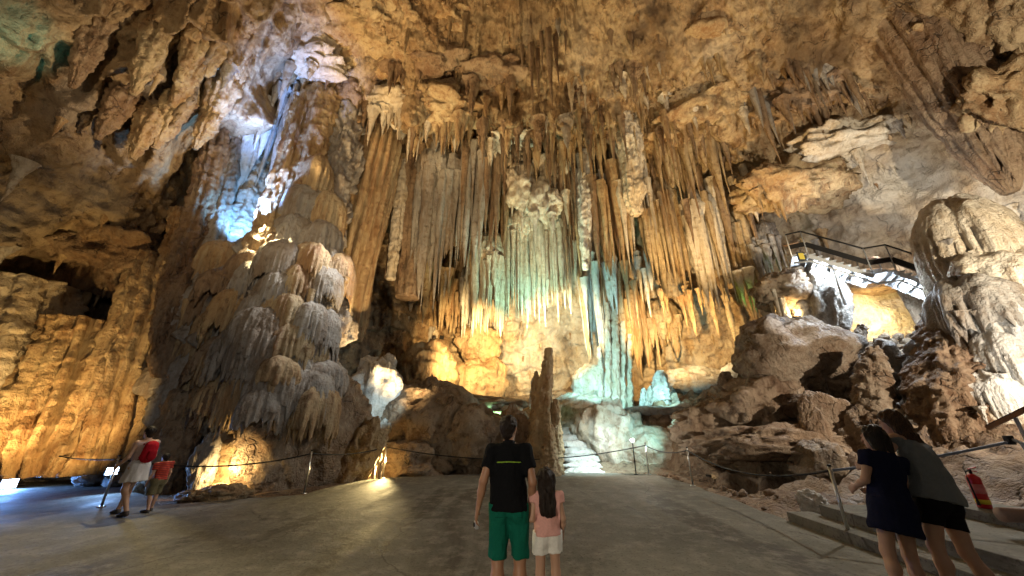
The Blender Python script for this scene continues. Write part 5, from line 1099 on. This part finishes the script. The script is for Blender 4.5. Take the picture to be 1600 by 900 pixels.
def dress_child(p, J, s, at):
    lo, hi = bounds(J)
    g = SDF(lo, hi, VX); body_caps(g, J, s, .3, .018, 'ta'); g.plane(J['pel'] - (0, 0, .02), (0, 0, -1)); g.plane(J['nek'] - (0, 0, .01 * s), (0, .3, 1))
    for sd in 'lr':
        q = J['sh' + sd] * .45 + J['el' + sd] * .55; m = ((g.ax[0] * (-1 if sd == 'l' else 1)) > .18 * s)[:, None, None]; g.f = np.where(m, np.maximum(g.f, (q[2] - g.ax[2])[None, None, :].astype(np.float32)), g.f)
    g.wrinkle(.009, .1, off=53)
    tt = NT('striped_red_cotton'); tc = tt.n('ShaderNodeTexCoord'); wv = tt.n('ShaderNodeTexWave', bands_direction='Z', i_Scale=9.0); tt.l(tc.outputs['Object'], wv.inputs['Vector']); tt.l(tt.ramp(wv.outputs['Fac'], .55, (.50, .05, .02), .65, (.22, .02, .02)), tt.b.inputs['Base Color']); tt.b.inputs['Roughness'].default_value = .85
    g.build('t_shirt', tt.m, p)
    g = SDF(lo, hi, VX)
    for sd in 'lr': g.cap(J['hp' + sd], J['kn' + sd], .115 * s, .108 * s, .03)
    body_caps(g, J, s, .3, .014, 't'); g.plane(J['pel'] + (0, 0, .05 * s), (0, 0, 1)); g.plane(J['knl'], (0, 0, -1)); g.wrinkle(.012, .1, off=56); g.build('shorts', cloth('olive_shorts', (.16, .14, .08)), p); hair_short(p, J, s * 1.1, at, M['hair2'])
cl = G(232, 800)
make_person('child in striped red shirt beside the woman with backpack', 1.08, (cl[0] , cl[1], 0), 1.2, dict(hed=(0, .015, 1.59), anl=(-.1, -.12, .09), anr=(.1, .12, .09), knr=(.1, .09, .5), tor=(.1, .28, .03)), 'skin2', .3, dress_child)

# ================================================================== PROPS
M['steel'] = plain('brushed_steel', (.62, .62, .60), .28, 1.0, .1, 60); M['rope'] = plain('black_rope', (.012, .011, .010), .7, 0, .3, 90, .4)
M['dark_metal'] = plain('dark_metal', (.035, .033, .032), .45, .7, .2); M['galv'] = plain('galvanised_steel', (.60, .62, .64), .4, .25, .15, 25)
M['lens'] = plain('lit_lens', (1, 1, 1), .3, emit=(1, .96, .88), estr=14); M['lens_b'] = plain('lit_lens_blue', (1, 1, 1), .3, emit=(.55, .75, 1), estr=25); M['lens_w'] = plain('lit_lens_warm', (1, 1, 1), .3, emit=(1, .85, .5), estr=14)
def post(label, base, hh=.98, r=.022, lean=(0, 0)):
    t = thing('stanchion', label, 'post', tuple(base)); top = Vector((lean[0], lean[1], hh))
    MB().tube([(0, 0, .01), top], r, 16).build('pole', M['steel'], t, True)
    MB().tube([(0, 0, .0), (0, 0, .012), (0, 0, .02)], [.075, .075, .03], 20).build('base_plate', M['steel'], t, True)
    MB().tube([top, top + Vector((0, 0, .02)), top + Vector((0, 0, .03))], [r * 1.25, r * 1.25, r * .5], 16).build('cap', M['dark_metal'], t, True)
    MB().tube([(0, -r * 1.6, hh - .06), (0, r * 1.6, hh - .06)], .012, 8).build('rope_eye', M['steel'], t, True)
    return Vector(base) + top - Vector((0, 0, .06))
def rope(label, a, b, sag, r=.017, mat='rope', name='barrier_rope'):
    a = Vector(a); b = Vector(b); pts = [a.lerp(b, i / 28) - Vector((0, 0, sag * 4 * (i / 28) * (1 - i / 28))) for i in range(29)]
    o = MB().tube([p - a for p in pts], r, 10).build(name, M[mat], None, True); o.location = a
    tag(o, label, 'rope'); return o
pA = post('steel rope post on the blue lit floor at far left', G(33, 757)); pB = post('steel rope post in front of the woman with backpack', G(158, 792)); pC = post('steel rope post before the broad rock bulge', G(475, 771)); pD = post('steel rope post beside the small lit pocket', G(598, 747))
pE = post('far steel rope post right of the lamp post', G(1014, 741)); pF = post('steel rope post at the corner of the floor edge', G(1083, 759)); pG = post('nearest steel rope post beside the concrete steps', G(1330, 846), 1.02, .024)
rope('black rope at far left behind the walking woman', pA, pB, .10); rope('black rope sagging in front of the lit grotto', pB, pC, .22); rope('black rope across the broad rock bulge', pC, pD, .10)
rope('long black rope sagging behind the man and girl', pD, pE, .42); rope('short black rope between the two far posts', pE, pF, .14); rope('black rope running past the dark pit', pF, pG, .30)
pH = Vector(P(1578, 690, 5.6))
M['rope_blue'] = plain('grey_blue_rope', (.22, .26, .36), .6, 0, .2, 60, .3)
rope('grey blue rope behind the two women at right', pG, pH, .04, .02, 'rope_blue')
t = thing('wall_bracket', 'bent dark metal rail end holding the grey blue rope', 'bracket', (pH.x, pH.y, 0.34))
MB().tube([Vector((0, 0, 1.02)) * ((pH.z - .3) / 1.02), Vector((.10, -.05, pH.z - .36)), Vector((.16, -.08, .5)), Vector((.18, -.09, 0))], .026, 12).build('upright', M['galv'], t, True)
MB().box((0, 0, pH.z - .32), (.09, .06, .12)).build('clamp', M['dark_metal'], t)
# lamp post (lit) behind the rope
lb_ = G(994, 741.5)
t = thing('lamp_post', 'small lamp post with lit white globe behind the rope', 'lamp', tuple(lb_)); MB().tube([(0, 0, 0), (0, 0, 1.05)], .02, 12).build('pole', M['dark_metal'], t, True)
gl = MB().tube([(0, 0, 1.03), (0, 0, 1.05), (0, 0, 1.09), (0, 0, 1.13), (0, 0, 1.15)], [.02, .055, .075, .055, .01], 18).build('globe', M['lens'], t, True)
MB().tube([(0, 0, 0), (0, 0, .02)], .08, 16).build('base_plate', M['dark_metal'], t, True)
bulb((lb_[0], lb_[1] - .02, 1.32), WHITE, 60, .08)
# upright stones added round the pocket lamp to streak the floor with shadow
for i_, (a_, d_, r_) in enumerate(((-.34, .50, .07), (-.10, .6, .06), (.10, .5, .05), (.33, .6, .07))):
    dx_, dy_ = -.466, -.885; ca_, sa_ = math.cos(a_), math.sin(a_)
    q_ = (-4.15 + d_ * (dx_ * ca_ - dy_ * sa_), 13.2 + d_ * (dx_ * sa_ + dy_ * ca_))
    o_r = link('loose_stone', stone_me); o_r.location = (q_[0], q_[1], .08); o_r.scale = (r_, r_, .55); tag(o_r, 'upright brown stone added by the lit pocket to streak the floor with shadow', 'stone', 'added shadow stones by the lit pocket')
def flood(label, pos, target, lens, size=.16, stand=.12):
    t = thing('floodlight', label, 'floodlight', tuple(pos)); d = (Vector(target) - Vector(pos)).normalized(); q = d.to_track_quat('Y', 'Z').to_matrix()
    MB().box((0, 0, stand), (size * 1.25, size * .55, size), q).build('housing', M['dark_metal'], t)
    MB().box(Vector((0, 0, stand)) + d * size * .29, (size * 1.05, size * .04, size * .8), q).build('lens', M[lens], t)
    MB().tube([(-size * .7, 0, stand), (-size * .7, 0, 0), (size * .7, 0, 0), (size * .7, 0, stand)], .012, 8).build('yoke', M['dark_metal'], t)
    return Vector(pos) + Vector((0, 0, stand)) + d * size * .4
e1 = flood('blue white floodlight on the floor at the far left edge', G(9, 764), G(120, 790) + np.array((0, 0, .6)), 'lens_b', .26)
spot(e1, G(60, 790), (.15, .38, 1), 420, 150, .8, .12)
e2 = flood('white floodlight on the low block behind the walking woman', tuple(P(172, 744, 10.2)), G(170, 800) + np.array((0, 0, .5)), 'lens_b', .2)
spot(e2, G(150, 790), (.25, .5, 1), 110, 150, .8, .12)
flood('tiny lit lamp on the ledge above the yellow boulder', P(690, 530, 21.0), P(690, 480, 24), 'lens_w', .2)
flood('lamp silhouetted in front of the yellow stalactite niche', P(1247, 503, 13.7), P(1225, 485, 14.6), 'lens_w', .22); spot(P(1244, 492, 13.85), P(1225, 485, 14.6), WARM, 120, 160)
flood('small lamp on the dirt near the dark pit', G(1108, 748), G(1190, 740), 'lens_w', .12, .06)
# masonry block at left
t = thing('low_wall', 'low grey stone block carrying the white floodlight', 'wall', tuple(P(185, 752, 11.2)))
for i in range(3): blob('stone', None, None, 148 + i * 40, 747, 11.3, 46, 26, 'grey', seed=100 + i, parent=t, rough=.12, n=(24, 36), facet=1.0)
# steps and platform at right
sd_ = STEP_B - STEP_A; sd_ /= np.linalg.norm(sd_); nr_ = np.array((sd_[1], -sd_[0])); nr_ = nr_ if nr_[0] > 0 else -nr_
nr_ = -nr_ if (nr_ @ np.array((1, .3))) < 0 else nr_
t = thing('concrete_steps', 'long concrete steps and platform at lower right', 'steps', (STEP_A[0], STEP_A[1], 0))
def slab(name, d0, s0, L, dep, z0, z1):
    q = [sd_ * s0 + nr_ * d0, sd_ * (s0 + L) + nr_ * d0, sd_ * (s0 + L) + nr_ * (d0 + dep), sd_ * s0 + nr_ * (d0 + dep)]
    a = sum((q[i][0] * q[(i + 1) % 4][1] - q[(i + 1) % 4][0] * q[i][1]) for i in range(4))
    if a < 0: q = q[::-1]
    o = MB().prism([tuple(v) for v in q], z0, z1).build(name, M['concrete'], t)
    md = o.modifiers.new('bevel', 'BEVEL'); md.width = .012; md.segments = 2; return o
slab('step', .0, -.05, 9, .46, -.14, .15); slab('step', .40, .25, 9, 3.2, -.1, .32); slab('platform', 1.9, .9, 9, 5.0, 0, .46)
# fire extinguisher
ex = G(1540, 794, .46)
t = thing('fire_extinguisher', 'red fire extinguisher with yellow label on the platform', 'fire extinguisher', tuple(ex))
red = plain('red_enamel', (.55, .012, .015), .3, 0, .06)
MB().tube([(0, 0, 0), (0, 0, .015), (0, 0, .40), (0, 0, .43), (0, 0, .455), (0, 0, .47)], [.07, .078, .078, .07, .045, .022], 28).build('cylinder', red, t, True)
MB().tube([(0, 0, .06), (0, 0, .12)], .0795, 28).build('label_band', plain('yellow_label', (.8, .62, .03), .5), t, True)
MB().tube([(0, 0, .20), (0, 0, .33)], .0792, 28).build('label_band', plain('pale_label', (.62, .18, .17), .5), t, True)
MB().tube([(0, 0, .46), (0, 0, .53)], .02, 14).build('valve', M['dark_metal'], t, True)
MB().beam((-.02, 0, .535), (.11, 0, .56), .02, .012).beam((-.02, 0, .51), (.10, 0, .50), .02, .012).build('handle', red, t)
MB().tube([(-.02, -.01, .52), (-.10, -.02, .50), (-.125, -.03, .40), (-.115, -.03, .22), (-.10, -.02, .12)], .011, 10).build('hose', M['rope'], t, True)
MB().tube([(-.10, -.02, .13), (-.10, -.02, .04)], [.013, .022], 12).build('nozzle', M['rope'], t, True)
# timber kerb and wooden handrail at the right edge
wd = plain('varnished_wood', (.40, .19, .07), .4, 0, .35, 9, .2); wd2 = plain('worn_timber', (.30, .19, .13), .6, 0, .3, 8, .2)
a = Vector(P(1556, 786, 5.3)); o = MB().tube([(0, 0, 0), (.5, -.05, .0), (1.4, -.15, .0)], .085, 14).build('timber_kerb', wd2, None, True); o.location = (a.x, a.y, .56); tag(o, 'round ended timber beam beside the fire extinguisher', 'timber beam')
a = Vector(P(1543, 669, 5.6)); b_ = Vector(P(1640, 622, 5.0))
t = thing('wooden_handrail', 'short orange wooden handrail at the right edge', 'handrail', tuple(a)); MB().beam((0, 0, 0), b_ - a, .09, .05).build('rail', wd, t); MB().beam((0, 0, .035), b_ - a + Vector((0, 0, .035)), .075, .012).build('cap_strip', M['dark_metal'], t)
m_ = (b_ - a) * .45; MB().tube([m_ - Vector((0, 0, .03)), m_ - Vector((0, 0, 1.2))], .022, 10).build('baluster', M['galv'], t, True)
m_ = (b_ - a) * .9; MB().tube([m_ - Vector((0, 0, .03)), m_ - Vector((0, 0, 1.2))], .022, 10).build('baluster', M['galv'], t, True)

# ================================================================== METAL STAIRCASE
S0 = np.array(P(1494, 456, 11.0)); S1 = np.array(P(1400, 422, 11.8)); S2 = np.array(P(1366, 432, 12.1)); S3 = np.array(P(1262, 396, 13.0)); S4 = np.array(P(1238, 402, 13.3))
S2[2] = S1[2]; S4[2] = S3[2]
t = thing('metal_staircase', 'lit galvanised metal staircase climbing the right wall', 'staircase', tuple(S0))
o0 = Vector(S0)
def rel(p): return Vector(p) - o0
wdir = Vector((.55, .83, 0)).normalized()          # across the stairs, away from the visitors
WID = 1.25
def flight(A, B, n):
    A = rel(A); B = rel(B); run = B - A; hd = Vector((run.x, run.y, 0)).normalized()
    for k in range(n):
        p = A + run * ((k + .5) / n); dx = hd * (Vector((run.x, run.y, 0)).length / n)
        MB().beam(p, p + wdir * WID, .30, .035).build('tread', M['galv'], t)
        MB().beam(p - Vector((0, 0, run.z / n * .5)) + hd * .14, p - Vector((0, 0, run.z / n * .5)) + hd * .14 + wdir * WID, .012, abs(run.z / n) * .8).build('riser', M['galv'], t)
    for side in (0, 1):
        MB().beam(A + wdir * WID * side - Vector((0, 0, .12)), B + wdir * WID * side - Vector((0, 0, .12)), .03, .16).build('stringer', M['galv'], t)
def rails(A, B):
    A = rel(A); B = rel(B)
    for side in (0, 1):
        a = A + wdir * WID * side; b = B + wdir * WID * side
        up = Vector((0, 0, 1.05))
        MB().beam(a + up, b + up, .05, .05).build('handrail', M['dark_metal'] if side == 0 else wd2, t)
        MB().beam(a + up * .42, b + up * .42, .02, .20).build('guard_board', M['dark_metal'] if side == 0 else M['galv'], t)
        n = max(1, int((b - a).length / 1.1))
        for k in range(n + 1):
            q = a.lerp(b, k / n); MB().tube([q - Vector((0, 0, .1)), q + up], .02, 8).build('rail_post', M['galv'], t, True)
flight(S0, S1, 8); rails(S0, S1); flight(S2, S3, 9); rails(S2, S3); rails(S1, S2); rails(S3, S4)
for A, B in ((S1, S2), (S3, S4)):
    a, b = rel(A), rel(B); MB().beam((a + b) / 2, (a + b) / 2 + wdir * WID, (b - a).length, .04).build('landing', M['galv'], t)
pipe_pts = [rel(S0) - Vector((0, 0, .5)), rel(S1) - Vector((0, 0, .42)), rel(S2) - Vector((0, 0, .42)), rel(S3) - Vector((0, 0, .35)), rel(S4) - Vector((0, 0, .3))]
MB().tube(pipe_pts, .04, 10).build('conduit', M['galv'], t, True)
for k, (A, B) in enumerate(((S0, S1), (S2, S3))):
    for f in (.2, .5, .8):
        q = rel(A).lerp(rel(B), f) - Vector((0, 0, .16)) + wdir * .25; MB().beam(q, q + wdir * .7, .06, .03).build('strip_light', M['lens'], t)
        bulb(o0 + q + wdir * .4 - Vector((0, 0, .15)), COOL, 130, .1)
sg = rel(S4).lerp(rel(S3), .5) - Vector((0, .05, .1))
sgn = MB().box(sg, (.34, .02, .42)).build('sign_board', plain('dark_sign', (.03, .04, .05), .5), t); MB().box(sg - Vector((0, .014, -.02)), (.22, .008, .28)).build('sign_face', plain('yellow_sign', (.62, .5, .08), .5), sgn)
for (x, y0, Y) in ((1300, 418, 12.9), (1440, 452, 11.8)):
    q = rel(P(x, y0, Y)); MB().tube([q, q - Vector((0, 0, 1.6))], .05, 10).build('support', M['galv'], t, True)
